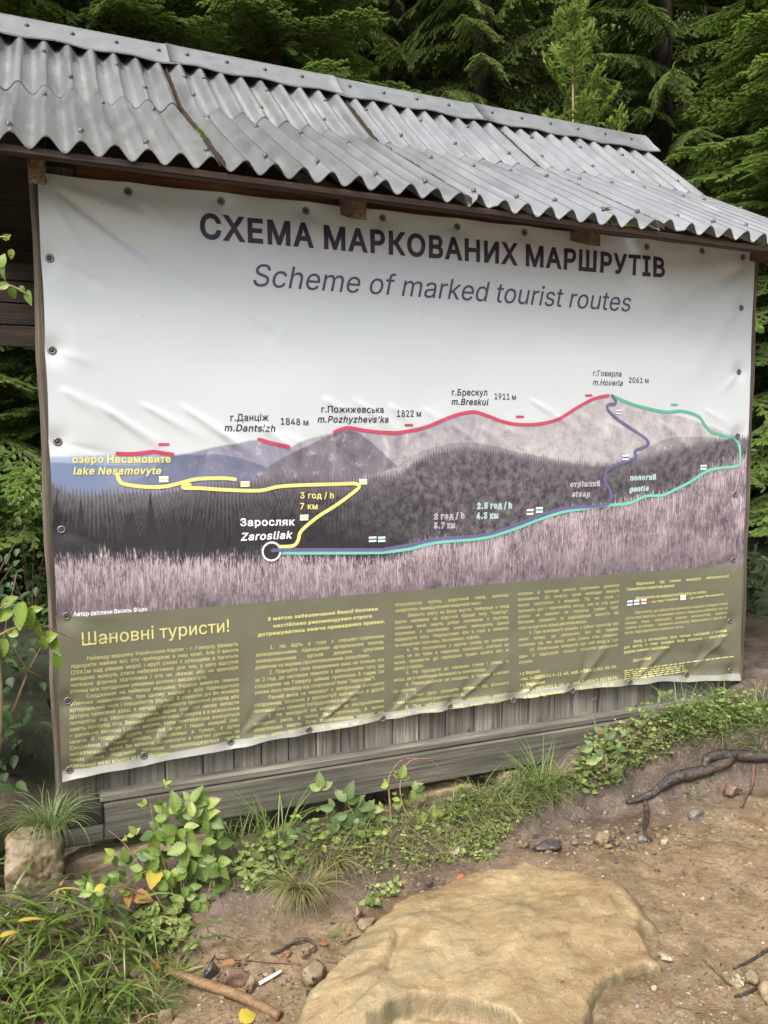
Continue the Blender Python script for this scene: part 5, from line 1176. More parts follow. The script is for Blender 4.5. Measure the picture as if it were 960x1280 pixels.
# ------------------------------------------------------------------ grasses, leaves, brambles
class Leaves:
    """gathers blades and leaves (quads/triangles with a shade value per leaf) into one mesh"""
    def __init__(s): s.V = []; s.F = []; s.r = []; s.n = 0; s.m = []; s.l = []
    def add(s, V, F_, r): s.m += [1, 0, 1] * (len(V) // 3); s.l += [k / max(1, len(V) // 3 - 1) for k in range(len(V) // 3) for _ in range(3)]; s.V.append(V); s.F += [tuple(i + s.n for i in f) for f in F_]; s.r += [r] * len(V); s.n += len(V)
    def blade(s, p, dirh, L, wd, bend, r, twist=0.0, n=6, lift=1.0):
        """grass blade rising from p and bowing over towards dirh"""
        d = np.array([dirh[0], dirh[1], 0.0]); side = np.array([-d[1], d[0], 0.0]); V = []
        for i in range(n + 1):
            t = i / n; th = R(82) * lift - bend * t; 
            if i == 0: q = np.array(p, float)
            else: q = q + (d * math.cos(th) + np.array([0, 0, 1]) * math.sin(th)) * L / n
            w_ = wd * (.75 + .5 * t if t < .35 else (1 - t) / .65 * .92 + .02) / 2; sd_ = side * math.cos(twist * t) + np.array([0, 0, 1]) * math.sin(twist * t)
            fold_ = np.array([0, 0, 1]) * w_ * .35
            V += [q - sd_ * w_ + fold_, q, q + sd_ * w_ + fold_]
        F_ = []
        for i in range(n): F_ += [(3 * i, 3 * i + 1, 3 * i + 4, 3 * i + 3), (3 * i + 1, 3 * i + 2, 3 * i + 5, 3 * i + 4)]
        s.add(np.array(V), F_, r)
    def leaf(s, c, tip, nrm, L, wd, r, serr=.06, curl=.15, n=8):
        """serrated leaf from its stalk end c towards tip, folded along the midrib"""
        tip = np.array(tip, float); tip /= np.linalg.norm(tip); nrm = np.array(nrm, float); nrm = nrm - tip * (nrm @ tip); nrm /= np.linalg.norm(nrm) + 1e-9; sd_ = np.cross(nrm, tip); V = []
        for i in range(n + 1):
            t = i / n; w_ = wd / 2 * (math.sin(math.pi * t ** .72) ** .85 if 0 < t < 1 else 0) * (1 + serr * (1 if i % 2 else -1)); z = -curl * L * (t - .25) ** 2
            q = np.array(c) + tip * L * t + nrm * z
            V += [q + sd_ * w_ - nrm * (-.30 * w_), q - nrm * .02 * L, q - sd_ * w_ - nrm * (-.30 * w_)]
        F_ = []
        for i in range(n): F_ += [(3 * i, 3 * i + 1, 3 * i + 4, 3 * i + 3), (3 * i + 1, 3 * i + 2, 3 * i + 5, 3 * i + 4)]
        s.add(np.array(V), F_, r)
    def build(s, name, mat, parent=None, loc=None):
        o = meshobj(name, np.concatenate(s.V), s.F, mat, parent, loc, smooth=True, rnd=s.r)
        for nm, vals in (('mid', s.m), ('len', s.l)):
            if len(vals) == len(o.data.vertices): o.data.attributes.new(nm, 'FLOAT', 'POINT').data.foreach_set('value', np.asarray(vals, dtype=np.float32))
        return o
LM = {'strap': leafmat('rush blades', (.04, .072, .014), (.18, .25, .052), (.42, .36, .09), .32, .28, .55, .97),
      'pale': leafmat('dry grass', (.12, .13, .045), (.36, .33, .16), None, .25, .6, .25), 'tuft': leafmat('green grass', (.07, .12, .025), (.20, .27, .08), (.34, .31, .13), .28, .5, .35, .9),
      'bramble': leafmat('bramble leaf', (.055, .105, .024), (.20, .28, .06), (.38, .38, .08), .30, .42, .45, .93, True), 'brambled': leafmat('dusty bramble leaf', (.06, .105, .04), (.17, .23, .085), (.28, .31, .09), .25, .5, .4, .93, True),
      'cover': leafmat('small herb leaf', (.075, .12, .03), (.26, .31, .10), (.40, .37, .12), .25, .48, .4, .93, True), 'horse': leafmat('thin rush', (.08, .12, .035), (.19, .24, .085), None, .2, .55, .3),
      'yellow': leafmat('yellow leaf', (.34, .26, .035), (.52, .42, .07), None, .3, .5, .3), 'dry': leafmat('dry brown leaf', (.17, .08, .035), (.42, .22, .08), None, .2, .65, .25), 'orange': leafmat('orange leaf', (.30, .10, .035), (.40, .16, .06), None, .2, .55, .3),
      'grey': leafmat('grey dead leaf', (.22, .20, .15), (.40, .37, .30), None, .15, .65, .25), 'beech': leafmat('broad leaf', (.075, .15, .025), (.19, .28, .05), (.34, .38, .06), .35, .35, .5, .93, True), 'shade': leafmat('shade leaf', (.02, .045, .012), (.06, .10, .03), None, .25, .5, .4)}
M['stem'] = plain('bramble stem', (.16, .10, .06), .6, .35, var=.4, scale=50); M['gstem'] = plain('green stem', (.14, .17, .06), .55, .35, var=.3, scale=50); M['barestem'] = plain('bare reddish stem', (.20, .125, .095), .6, .3, var=.45, scale=60)
random.seed(77); rs = np.random.RandomState(77)
def inpoly(poly):
    P_ = np.array(poly, float)
    while True:
        q = P_.min(0) + rs.rand(2) * (P_.max(0) - P_.min(0))
        if poly_sd(np.array([q[0]]), np.array([q[1]]), poly)[0] > 0: return q
def ang(a): return (math.cos(a), math.sin(a))
TOCAM = -math.pi / 2 - .3

g_ = Leaves()                                           # broad rush blades in the corner
for _ in range(900):
    q = inpoly([(-260, 1150), (-60, 1125), (110, 1118), (215, 1165), (225, 1200), (190, 1240), (150, 1310), (-60, 1330), (-240, 1330)]); p = hit(*q); a = rs.normal(TOCAM - .1, 1.1)
    g_.blade(p - [0, 0, .01], ang(a), rs.uniform(.13, .30), rs.uniform(.007, .0175), rs.uniform(1.1, 2.3), float(np.clip(rs.beta(2, 2.4), 0, .93)) if rs.rand() > .02 else 1.0, rs.uniform(-.6, .6), 7, rs.uniform(.7, 1.05))
prop(g_.build('grass', LM['strap'], loc=hit(100, 1200)), 'broad glossy green rush blades arching over the bank in the corner', None, None, 'stuff')
def tuft(px, py, n, L, wd, spr, mat, label, bend=(.7, 1.9), rmix=(0, 1), y=None, cat='grass tuft', lift=(.7, 1.05), am=None):
    p0 = hit(px, py) if y is None else on(px, py, 1, y); t = Leaves()
    for _ in range(n):
        a = rs.uniform(0, 2 * math.pi) if am is None else rs.normal(am, .9); r = spr * math.sqrt(rs.rand()); b = p0 + np.array([r * math.cos(a), r * math.sin(a), 0]); 
        if y is None: b[2] = float(ground_z(b[0], b[1])) - .005
        t.blade(b, ang(a + rs.normal() * .5), rs.uniform(.5, 1.1) * L, wd * rs.uniform(.7, 1.3), rs.uniform(*bend), rs.uniform(*rmix), rs.uniform(-.8, .8), 6, rs.uniform(*lift))
    return prop(t.build('grass_tuft', LM[mat], loc=p0), label, cat)
tuft(374, 1108, 330, .19, .0026, .055, 'pale', 'dense straw coloured grass tuft above the bare bank', (1.0, 2.4), am=TOCAM)
tuft(412, 1068, 200, .17, .0025, .055, 'pale', 'straw coloured grass tuft behind the densest one', (1.0, 2.4), am=TOCAM)
tuft(345, 1096, 90, .13, .0025, .045, 'tuft', 'short grass tuft at the side of the straw coloured tuft', (.9, 2.2), am=TOCAM)
tuft(676, 992, 95, .26, .0042, .035, 'tuft', 'tall green grass tuft leaning before the base board', (.5, 1.8), (0, .85))
tuft(640, 1003, 60, .14, .0035, .05, 'tuft', 'low green tuft beside the tall green tuft', (.8, 2.0))
tuft(717, 1042, 26, .05, .002, .014, 'horse', 'tiny green tuft alone on the bare bank', (.6, 1.6), lift=(.5, 1.0))
tuft(427, 1172, 40, .06, .002, .016, 'horse', 'tiny dark green tuft beside the slab corner', (.6, 1.6), lift=(.5, 1.0))
tuft(188, 1250, 130, .14, .0030, .05, 'tuft', 'fine short grass tuft beside the thick end of the stick', (.8, 2.2), am=TOCAM)
tuft(120, 1250, 150, .20, .0026, .04, 'horse', 'fine blue green grass tuft between the broad blades', (1.0, 2.2), am=TOCAM)
tuft(222, 1225, 70, .10, .0030, .03, 'tuft', 'small yellowish grass tuft at the tip of the stick', (.8, 2.0))
tuft(62, 1034, 210, .22, .0026, .05, 'horse', 'fine drooping rush growing on the foundation block by the corner post', (1.6, 2.9), y=-.16, lift=(.8, 1.2))
tuft(885, 972, 40, .07, .003, .015, 'tuft', 'little grass tuft between the roots', (.8, 1.8))
tuft(868, 995, 40, .06, .0026, .02, 'tuft', 'little grass tuft under the thick root', (.8, 1.8))
tuft(905, 905, 110, .20, .0036, .07, 'tuft', 'loose grass tuft near the far post of the sign', (.8, 2.2))
tuft(948, 915, 110, .20, .0036, .07, 'tuft', 'loose grass tuft right of the far post of the sign', (.8, 2.2))
tuft(852, 900, 50, .24, .0045, .05, 'tuft', 'long blades standing in front of the far lower corner of the banner', (.5, 1.7), (0, .7))
tuft(345, 1045, 44, .26, .0045, .07, 'tuft', 'long thin blades rising before the base board beside the big bramble', (.4, 1.8), (0, .8))
tuft(300, 1060, 60, .17, .003, .07, 'tuft', 'grass blades under the base board beside the big bramble', (.7, 2.0), (0, .8))
g_ = Leaves()                                           # thin mixed grass over the top of the bank
def spread(poly, n, L, wd, bend=(.6, 2.0)):
    for _ in range(n):
        p = hit(*inpoly(poly)); g_.blade(p - [0, 0, .006], ang(rs.normal(TOCAM, 1.5)), rs.uniform(.4, 1.1) * L, wd * rs.uniform(.7, 1.3), rs.uniform(*bend), rs.rand(), rs.uniform(-.8, .8), 5, rs.uniform(.45, 1.05))
spread([(430, 1010), (560, 985), (640, 985), (690, 975), (720, 990), (660, 1035), (590, 1060), (545, 1085), (480, 1095), (430, 1090)], 900, .09, .0022)
spread([(560, 985), (700, 965), (700, 1000), (600, 1030)], 700, .13, .0026); spread([(430, 1030), (560, 1000), (640, 1000), (600, 1060), (480, 1090)], 700, .10, .0022)
spread([(730, 930), (840, 880), (960, 880), (980, 905), (900, 925), (800, 960), (740, 985)], 500, .08, .0026)
spread([(290, 1040), (430, 1010), (430, 1060), (300, 1090)], 300, .12, .0026)
prop(g_.build('grass', LM['pale'], loc=hit(600, 1020)), 'thin half dry grass over the top of the bank', None, None, 'stuff')
g_ = Leaves()
spread([(430, 1010), (560, 985), (690, 975), (720, 990), (590, 1060), (480, 1095), (430, 1090)], 420, .09, .0026); spread([(730, 930), (840, 880), (960, 880), (980, 905), (900, 925), (740, 985)], 420, .11, .003)
spread([(820, 890), (980, 868), (990, 900), (850, 915)], 260, .16, .0034)
prop(g_.build('grass', LM['tuft'], loc=hit(600, 1020)), 'thin green grass over the top of the bank', None, None, 'stuff')
g_ = Leaves()                                           # small round-leaved herbs
def herbs(poly, n, L, hmax, per=3):
    for _ in range(n):
        p = hit(*inpoly(poly)); h = hmax * rs.rand() ** 1.3; r0 = rs.beta(2, 2)
        for k in range(per):
            a = rs.uniform(0, 6.3); l_ = L * rs.uniform(.6, 1.3); nr = np.array([.5 * rs.normal(), -.55 + .5 * rs.normal(), 1.0])
            g_.leaf(p + np.array([.006 * rs.normal(), .006 * rs.normal(), h]), (math.cos(a), math.sin(a), rs.uniform(-.2, .5)), nr, l_, l_ * rs.uniform(.6, .85), float(np.clip(r0 + .15 * rs.normal(), 0, .92 if rs.rand() > .03 else 1)), .03, .2, 5)
herbs([(732, 935), (760, 905), (830, 880), (905, 870), (975, 885), (960, 905), (880, 925), (830, 950), (770, 975), (735, 975)], 560, .019, .07)
herbs([(725, 945), (775, 930), (780, 975), (745, 995), (715, 985)], 90, .026, .05)
herbs([(440, 1040), (560, 1010), (640, 1000), (690, 985), (700, 1000), (640, 1040), (600, 1075), (520, 1090), (440, 1095)], 260, .013, .03)
herbs([(590, 1030), (640, 1020), (620, 1075), (590, 1080)], 70, .016, .02); herbs([(290, 1080), (345, 1060), (340, 1110), (300, 1120)], 70, .024, .05); herbs([(450, 1115), (500, 1105), (490, 1135), (460, 1135)], 26, .022, .02)
herbs([(175, 1150), (235, 1140), (240, 1185), (190, 1190)], 40, .030, .06)
prop(g_.build('ground_cover', LM['cover'], loc=hit(800, 930)), 'low mat of small round herb leaves on the bank', None, None, 'stuff')

def view_leaf(L_, px, py, lpx, an, y, r, fat=.62, tilt=.5, serr=.15):
    """one leaf centred on a sight line at depth y; an = tip direction in the picture plane"""
    c = on(px, py, 1, y); m = np.dot(c - CAM, FWD) / FPX; L = lpx * m; tip = RT * math.cos(an) + UP * math.sin(an) + FWD * rs.normal() * .25
    nr = -FWD + UP * tilt + RT * rs.normal() * .35 + UP * rs.normal() * .3; L_.leaf(c - tip / np.linalg.norm(tip) * L / 2, tip, nr, L, L * fat * rs.uniform(.8, 1.15), float(np.clip(r + .22 * rs.normal(), 0, .93)) if r < .9 else r, serr, rs.uniform(.05, .5), 14)
def trifol(L_, px, py, s, an, y, r, k=3):
    view_leaf(L_, px + s * .42 * math.cos(an), py - s * .42 * math.sin(an), s, an, y - .006, r)
    for sg in ((1, -1) if k == 3 else (1,)): b = an + sg * R(82); view_leaf(L_, px + s * .36 * math.cos(b), py - s * .36 * math.sin(b), s * .8, b - sg * .25, y + .004 * sg, float(np.clip(r + .1 * rs.normal(), 0, 1)))
def bramble(label, stems, leaves, mat, stemmat, loc, extra=.25):
    root = empty('bramble_plant', loc, label, 'plant'); 
    for st in stems:
        mb = MB(); Q = smooth([on(px, py, 1, y) for px, py, y in st]); mb.tube(Q, list(np.linspace(.0032, .0016, len(Q))), 6); mb.build('stem', stemmat, root, smooth=True)
    L_ = Leaves()
    for (px, py, s, an, y, r) in [(px + 13 * rs.normal(), py + 12 * rs.normal() + 6, s * .85, an + 50 * rs.normal(), y + .03, r * .55) for (px, py, s, an, y, r) in leaves if s > 18 and rs.rand() < extra] + leaves: trifol(L_, px + 3 * rs.normal(), py + 3 * rs.normal(), s * rs.uniform(.66, 1.0), R(an + 20 * rs.normal()), y, r)
    L_.build('foliage', mat, root); return root
B1 = [(240, 1000, 27, 60, -.24, .7), (222, 1012, 30, 110, -.25, .8), (200, 1010, 20, 150, -.24, .85), (183, 1003, 16, 120, -.24, .9), (208, 977, 12, 40, -.22, .9), (256, 1005, 26, 20, -.25, .75), (262, 1030, 30, -20, -.28, .55), (236, 1036, 34, -70, -.30, .6), (212, 1042, 34, 200, -.30, .5), (190, 1050, 32, 230, -.30, .55),
      (254, 1058, 32, -40, -.32, .4), (226, 1066, 36, 250, -.33, .62), (200, 1075, 30, 210, -.32, .45), (246, 1082, 32, -80, -.34, .35), (268, 1078, 26, -30, -.34, .5), (216, 1090, 30, 260, -.34, .6), (182, 1068, 28, 160, -.31, .5), (170, 1038, 14, 150, -.28, .85), (160, 1050, 12, 200, -.28, .8), (143, 1075, 20, 240, -.32, .7), (150, 1095, 24, 215, -.34, .75),
      (130, 1115, 30, 225, -.36, .8), (115, 1110, 20, 200, -.36, .9), (236, 1110, 30, -60, -.38, .45), (250, 1128, 30, -50, -.40, .6), (240, 1150, 36, -70, -.42, .4), (262, 1160, 34, -40, -.43, .7), (222, 1128, 26, 240, -.39, .55), (212, 1112, 24, 200, -.36, .5), (268, 1108, 22, 10, -.37, .3), (275, 1050, 26, -30, -.30, .3), (205, 1028, 26, 170, -.28, .55), (245, 1018, 28, 80, -.27, .65), (228, 1098, 26, -100, -.36, .5), (258, 1092, 24, -50, -.36, .45), (178, 1090, 24, 230, -.34, .5), (165, 1118, 24, 250, -.37, .5), (230, 1168, 32, 250, -.43, .35)]
bramble('large bramble with pale green leaves climbing before the lower left corner of the sign', [[(236, 1188, -.42), (230, 1120, -.36), (232, 1060, -.30), (244, 1000, -.24), (246, 985, -.22)], [(228, 1180, -.42), (214, 1110, -.36), (196, 1050, -.29), (188, 1005, -.24)], [(222, 1170, -.42), (190, 1110, -.36), (160, 1060, -.29), (136, 1038, -.26)], [(238, 1165, -.42), (262, 1110, -.37), (268, 1050, -.30)], [(215, 1140, -.40), (160, 1110, -.36), (120, 1112, -.36)], [(258, 1120, -.4), (264, 1180, -.44), (262, 1205, -.46)], [(228, 1120, -.36), (222, 1060, -.3), (212, 985, -.22), (206, 975, -.22)]], B1, LM['bramble'], M['stem'], hit(232, 1185), 1.0)
B2 = [(405, 985, 22, 100, -.2, .55), (412, 1008, 26, 190, -.22, .45), (432, 998, 26, 60, -.22, .5), (446, 1006, 28, -10, -.23, .4), (436, 1022, 26, 240, -.24, .35), (452, 1026, 24, -40, -.24, .5), (425, 1032, 22, 210, -.24, .4), (468, 1010, 20, 20, -.23, .95), (472, 1024, 20, -50, -.24, .9), (460, 1042, 18, -80, -.25, .85), (448, 1050, 16, 250, -.25, .9), (372, 1048, 24, 170, -.24, .3), (382, 1056, 22, -60, -.25, .35), (356, 1050, 22, 200, -.24, .3), (330, 1070, 20, 200, -.27, .4), (318, 1078, 20, -40, -.27, .35)]
bramble('bramble with dusty grey green leaves under the middle of the base board', [[(440, 1075, -.3), (446, 1030, -.24), (430, 1000, -.21), (408, 975, -.19)], [(442, 1070, -.3), (460, 1030, -.24), (470, 1005, -.22)], [(438, 1075, -.3), (400, 1058, -.26), (360, 1050, -.24), (325, 1075, -.27)]], B2, LM['brambled'], M['gstem'], hit(440, 1080))
B3 = [(503, 972, 18, 60, -.17, .7), (490, 982, 16, 190, -.18, .9), (512, 990, 22, -20, -.2, .75), (502, 998, 20, 250, -.2, .8), (522, 988, 16, 10, -.2, .5), (474, 1010, 14, 200, -.22, .92), (534, 1022, 20, 190, -.24, .8), (544, 1020, 22, 20, -.24, .92), (540, 1032, 18, -80, -.25, .9)]
bramble('young bramble with bare reddish arching stems before the middle of the base board', [[(490, 1036, -.26), (486, 985, -.19), (488, 968, -.17), (503, 950, -.15), (530, 949, -.15), (546, 956, -.15), (550, 972, -.15)], [(505, 962, -.16), (515, 950, -.15), (540, 948, -.15), (548, 945, -.14)], [(522, 1036, -.26), (505, 1010, -.23), (500, 985, -.2), (503, 968, -.17)], [(540, 1050, -.27), (540, 1020, -.24)], [(494, 966, -.17), (510, 966, -.16), (519, 969, -.16)]], B3, LM['bramble'], M['barestem'], hit(495, 1040))
B4 = [(752, 916, 16, 140, -.3, .6), (740, 930, 17, 200, -.31, .5), (762, 930, 18, 20, -.31, .55), (776, 938, 16, -20, -.32, .4), (756, 946, 18, 230, -.33, .6), (742, 952, 16, 190, -.33, .95), (770, 955, 16, -40, -.34, .5), (822, 882, 13, 90, -.22, .5), (830, 893, 14, 10, -.22, .45), (814, 893, 14, 180, -.22, .5), (836, 872, 13, 60, -.2, .55), (824, 870, 11, 120, -.2, .5), (842, 905, 14, -20, -.25, .5), (860, 902, 13, 10, -.25, .45), (876, 898, 13, 40, -.25, .5), (800, 905, 14, 170, -.26, .5), (782, 915, 15, 140, -.28, .45)]
bramble('low bramble with mint green leaves where the base board ends in the bank', [[(760, 965, -.36), (752, 935, -.31), (744, 905, -.28), (738, 880, -.2), (746, 871, -.18)], [(765, 960, -.35), (790, 925, -.28), (824, 880, -.2)], [(800, 935, -.3), (850, 905, -.25), (880, 896, -.25)]], B4, LM['brambled'], M['stem'], hit(762, 965))

# branches of a broad-leaved sapling reaching in past the corner post
def branchlet(label, stems, leaves, loc, trunk):
    root = empty('hazel_sapling', loc, label, 'tree')
    mb = MB(); Q = smooth([on(px, py, 1, y) for px, py, y in trunk]); mb.tube(Q, list(np.linspace(.013, .008, len(Q))), 8); mb.build('trunk', PALE, root, smooth=True)
    for st in stems:
        mb = MB(); Q = smooth([on(px, py, 1, y) for px, py, y in st]); mb.tube(Q, list(np.linspace(.0035, .0014, len(Q))), 6); mb.build('branch', PALE, root, smooth=True)
    L_ = Leaves()
    leaves = leaves + [(rs.uniform(-110, -24), rs.uniform(250, 860), rs.uniform(22, 36), rs.uniform(180, 360), -.3 + .08 * rs.normal(), rs.rand() * .9) for _ in range(46)]
    for (px, py, s, an, y, r) in leaves: view_leaf(L_, px, py, s * .85, R(an), y, r, .62, .25, .08)
    L_.build('crown', LM['beech'], root)
branchlet('hazel sapling with pale stem at the picture edge, leafy twigs reaching past the corner post', [[(-12, 800, -.3), (20, 784, -.3), (48, 780, -.28), (90, 797, -.2), (128, 802, -.12), (143, 790, -.1)], [(-5, 790, -.3), (18, 812, -.2), (34, 836, -.1), (52, 846, 0)], [(-12, 372, -.3), (10, 357, -.3), (34, 368, -.3), (40, 372, -.28)], [(-12, 300, -.3), (4, 296, -.3), (12, 300, -.3)], [(-10, 770, -.3), (6, 756, -.3), (22, 752, -.3)]],
           [(12, 752, 30, 30, -.3, .7), (4, 770, 34, 200, -.3, .6), (26, 770, 44, 265, -.32, .55), (36, 775, 40, 250, -.3, .5), (50, 790, 34, 280, -.3, .6), (62, 796, 26, 20, -.3, .85), (70, 808, 34, 300, -.3, .35), (73, 828, 28, 270, -.3, .5), (54, 806, 24, 250, -.3, .5), (2, 812, 36, 250, -.3, .6), (14, 790, 26, 160, -.3, .7), (44, 762, 22, 15, -.3, .9), (8, 296, 14, 20, -.3, 1), (3, 325, 22, 80, -.3, .45), (14, 318, 16, 250, -.3, .98), (4, 340, 24, 260, -.3, .5), (36, 372, 24, 280, -.3, .4), (16, 366, 20, 270, -.3, .5), (2, 358, 22, 200, -.3, .6), (28, 362, 14, 300, -.3, .4)],
           on(-6, 1075, 1, -.3), [(-16, 1090, -.3), (-9, 980, -.3), (-2, 900, -.3), (-2, 850, -.3), (-9, 770, -.3), (-14, 560, -.3), (-22, 300, -.3)])

# shrubs in the shade behind the shelter
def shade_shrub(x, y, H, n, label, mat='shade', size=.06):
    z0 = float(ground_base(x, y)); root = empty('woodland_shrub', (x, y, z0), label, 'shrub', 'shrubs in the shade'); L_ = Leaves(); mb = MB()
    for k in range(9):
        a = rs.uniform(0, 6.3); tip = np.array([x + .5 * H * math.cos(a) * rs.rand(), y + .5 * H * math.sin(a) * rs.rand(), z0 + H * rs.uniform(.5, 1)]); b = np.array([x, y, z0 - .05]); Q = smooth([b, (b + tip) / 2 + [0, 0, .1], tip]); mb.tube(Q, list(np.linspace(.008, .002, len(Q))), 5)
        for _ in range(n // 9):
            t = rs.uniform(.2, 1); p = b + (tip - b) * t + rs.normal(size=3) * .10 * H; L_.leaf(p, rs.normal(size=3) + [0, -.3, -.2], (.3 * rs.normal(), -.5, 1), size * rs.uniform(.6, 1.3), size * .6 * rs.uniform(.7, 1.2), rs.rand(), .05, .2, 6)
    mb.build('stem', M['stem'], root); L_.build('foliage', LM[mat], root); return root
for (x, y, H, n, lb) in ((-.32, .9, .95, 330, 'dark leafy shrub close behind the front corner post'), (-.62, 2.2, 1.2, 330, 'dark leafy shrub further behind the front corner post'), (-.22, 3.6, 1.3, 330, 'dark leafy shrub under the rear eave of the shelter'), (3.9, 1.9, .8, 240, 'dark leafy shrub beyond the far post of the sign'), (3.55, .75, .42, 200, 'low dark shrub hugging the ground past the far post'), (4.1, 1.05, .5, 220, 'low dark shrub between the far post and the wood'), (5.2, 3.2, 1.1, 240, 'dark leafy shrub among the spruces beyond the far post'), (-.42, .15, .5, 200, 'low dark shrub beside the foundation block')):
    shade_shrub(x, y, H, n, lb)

# single fallen leaves
def fallen(px, py, s, an, mat, label, y=None, lift=.006, fat=.62, name='fallen_leaf'):
    L_ = Leaves(); c = hit(px, py) + np.array([0, 0, lift]) if y is None else on(px, py, 1, y); m = np.dot(c - CAM, FWD) / FPX; a = R(an); tip = np.array([math.cos(a), math.sin(a), .15 * rs.normal()])
    L_.leaf(c - tip * s * m / 2, tip, (.25 * rs.normal(), -.45, 1), s * m, s * m * fat, rs.uniform(.2, .8), .05, .35, 8); return prop(L_.build(name, LM[mat], loc=c), label, 'leaf')
for a in ((310, 1274, 24, 20, 'yellow', 'bright yellow leaf by the stick at the lower edge', None, .008, .9), (197, 1212, 20, 80, 'orange', 'orange leaf standing in the grass above the stick', None, .02, .5), (192, 1098, 28, 250, 'yellow', 'yellow leaf hanging in the big bramble', -.36, 0, .75), (160, 1122, 28, 265, 'dry', 'curled brown leaf below the yellow bramble leaf', -.38, 0, .45), (178, 1122, 26, -20, 'dry', 'broad tan and brown leaf below the yellow bramble leaf', -.38, 0, .8),
          (568, 1066, 20, 80, 'grey', 'pale grey dead leaf on the bank above the brick fragments', None, .012, .7), (124, 1110, 16, 200, 'yellow', 'small yellow leaf among the rush blades under the foundation stone', -.39, 0, .6), (40, 1148, 34, 10, 'yellow', 'long yellow blade in the rush grass', -.5, 0, .16), (12, 1166, 26, 30, 'yellow', 'yellow blade at the edge of the rush grass', -.52, 0, .3), (229, 1172, 44, 260, 'grey', 'grey green dead leaf hanging from the big bramble', -.45, 0, .55), (206, 1148, 16, 10, 'dry', 'brown leaf lying below the big bramble', None, .01, .6), (285, 1212, 18, 160, 'dry', 'brown leaf on the wet brown block', None, .02, .5),
          (406, 1183, 12, 10, 'orange', 'small orange leaf beside the slab edge', None, .01, .5), (436, 1170, 7, 30, 'red' if 0 else 'orange', 'small orange fleck by the tiny dark green tuft', None, .01, .8), (823, 936, 9, 0, 'grey', 'whitish leaf scrap on the ground cover', None, .03, .7), (776, 944, 16, 120, 'dry', 'reddish brown leaf under the low bramble', None, .02, .6), (752, 915, 14, 20, 'dry', 'dry leaf on the low bramble', -.33, 0, .6)):
    px, py, s_, an_, mt, lb, y_, lf, ft = a; fallen(px, py, s_, an_, mt, lb, y_, lf, ft)
mb = MB(); mb.tube(smooth([on(738, 872, 1, -.2), on(743, 884, 1, -.2), on(752, 900, 1, -.22), on(756, 912, 1, -.25)]), .003, 6)

# more weeds along the foot of the base board, withered blades, forest litter
g_ = Leaves()
spread([(270, 1050), (430, 1018), (560, 990), (700, 968), (735, 940), (730, 985), (600, 1030), (430, 1075), (290, 1105)], 420, .14, .0030, (.7, 2.2)); spread([(500, 1000), (720, 960), (720, 1000), (560, 1040)], 220, .18, .0034, (.6, 1.9))
prop(g_.build('grass', LM['tuft'], loc=hit(600, 1000)), 'looser yellow green grass along the foot of the base board', None, None, 'stuff')
g_ = Leaves()
herbs([(270, 1060), (340, 1045), (430, 1025), (520, 1005), (520, 1040), (430, 1085), (345, 1100), (280, 1105)], 80, .024, .08); herbs([(560, 1000), (700, 970), (735, 945), (740, 985), (640, 1020), (560, 1035)], 110, .018, .05); herbs([(540, 1040), (650, 1020), (640, 1050), (560, 1080)], 60, .014, .02)
prop(g_.build('ground_cover', LM['bramble'], loc=hit(500, 1030)), 'mixed yellow green weeds along the foot of the base board', None, None, 'stuff')
g_ = Leaves()
for _ in range(120):
    q = inpoly([(-40, 1130), (110, 1125), (215, 1170), (240, 1215), (190, 1290), (-40, 1320)]); g_.blade(hit(*q) + [0, 0, .01], ang(rs.uniform(0, 6.3)), rs.uniform(.10, .26), rs.uniform(.004, .010), rs.uniform(1.4, 2.7), rs.rand(), rs.uniform(-1, 1), 6, rs.uniform(.3, .9))
for _ in range(160):
    q = inpoly([(280, 1070), (430, 1040), (640, 1000), (700, 1000), (600, 1070), (470, 1110), (330, 1130)]); g_.blade(hit(*q) + [0, 0, .004], ang(rs.uniform(0, 6.3)), rs.uniform(.06, .18), rs.uniform(.0015, .003), rs.uniform(.4, 2.0), rs.rand(), rs.uniform(-1, 1), 5, rs.uniform(.05, .7))
prop(g_.build('dead_grass', leafmat('withered blades', (.13, .085, .04), (.38, .29, .14), None, .2, .6, .25), loc=hit(200, 1200)), 'withered brown and straw blades among the green grass', None, None, 'stuff')
lit = {'needle': Leaves(), 'scrap': Leaves()}
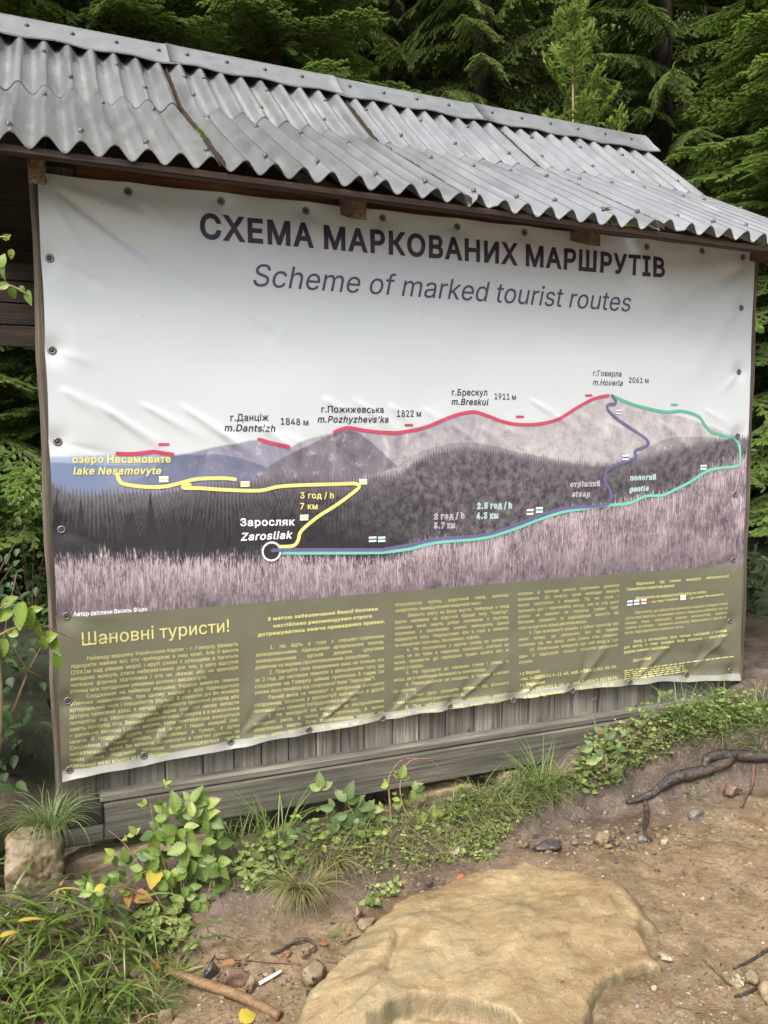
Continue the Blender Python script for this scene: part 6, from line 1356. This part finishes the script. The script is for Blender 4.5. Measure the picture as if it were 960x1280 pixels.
def litter(poly, n, L=.022):
    for _ in range(n):
        p = hit(*inpoly(poly)) + np.array([0, 0, .0025]); a = rs.uniform(0, 6.3)
        if poly_sd(np.array([p[0]]), np.array([p[1]]), OUT)[0] > 0: continue
        if rs.rand() < .82: lit['needle'].leaf(p, (math.cos(a), math.sin(a), .1 * rs.normal()), (.2 * rs.normal(), .2 * rs.normal(), 1), L * rs.uniform(.5, 1.9), rs.uniform(.0012, .0028), rs.rand(), 0, .3 * rs.normal(), 3)
        else: lit['scrap'].leaf(p, (math.cos(a), math.sin(a), .2 * rs.normal()), (.4 * rs.normal(), .4 * rs.normal(), 1), rs.uniform(.006, .016), rs.uniform(.003, .010), rs.rand(), .1, .3, 4)
litter([(230, 1290), (230, 1200), (330, 1130), (420, 1120), (430, 1200), (350, 1290)], 260); litter([(430, 1130), (560, 1085), (700, 1030), (960, 1000), (960, 1060), (760, 1080), (560, 1112)], 300); litter([(760, 1080), (970, 1040), (980, 1290), (770, 1290), (830, 1200)], 300); litter([(700, 1010), (760, 970), (960, 905), (970, 960), (800, 1030)], 300)
litter([(140, 1140), (270, 1110), (280, 1200), (180, 1210)], 160, .03)
prop(lit['needle'].build('forest_litter', leafmat('dead needles', (.045, .028, .016), (.20, .13, .07), None, .1, .7, .2), loc=hit(700, 1050)), 'dry spruce needles and bits of stalk trodden into the earth', None, None, 'stuff')
prop(lit['scrap'].build('forest_litter', leafmat('leaf scraps', (.05, .032, .02), (.26, .17, .09), None, .1, .7, .2), loc=hit(700, 1050)), 'brown scraps of dead leaves trodden into the earth', None, None, 'stuff')

g_ = Leaves()                                           # the bank carries on past the picture's edges
spread([(960, 880), (1120, 880), (1180, 930), (1000, 930), (950, 915)], 420, .15, .0034); spread([(-260, 1060), (-20, 1060), (0, 1130), (-260, 1160)], 420, .18, .004)
prop(g_.build('grass', LM['tuft'], loc=hit(1000, 900)), 'thin green grass where the bank runs on beyond the sign', None, None, 'stuff')
g_ = Leaves()
herbs([(960, 875), (1120, 880), (1160, 925), (960, 910)], 320, .022, .08); herbs([(-240, 1040), (-10, 1040), (0, 1120), (-240, 1140)], 220, .03, .14)
prop(g_.build('ground_cover', LM['cover'], loc=hit(1000, 900)), 'small herb leaves where the bank runs on beyond the sign', None, None, 'stuff')
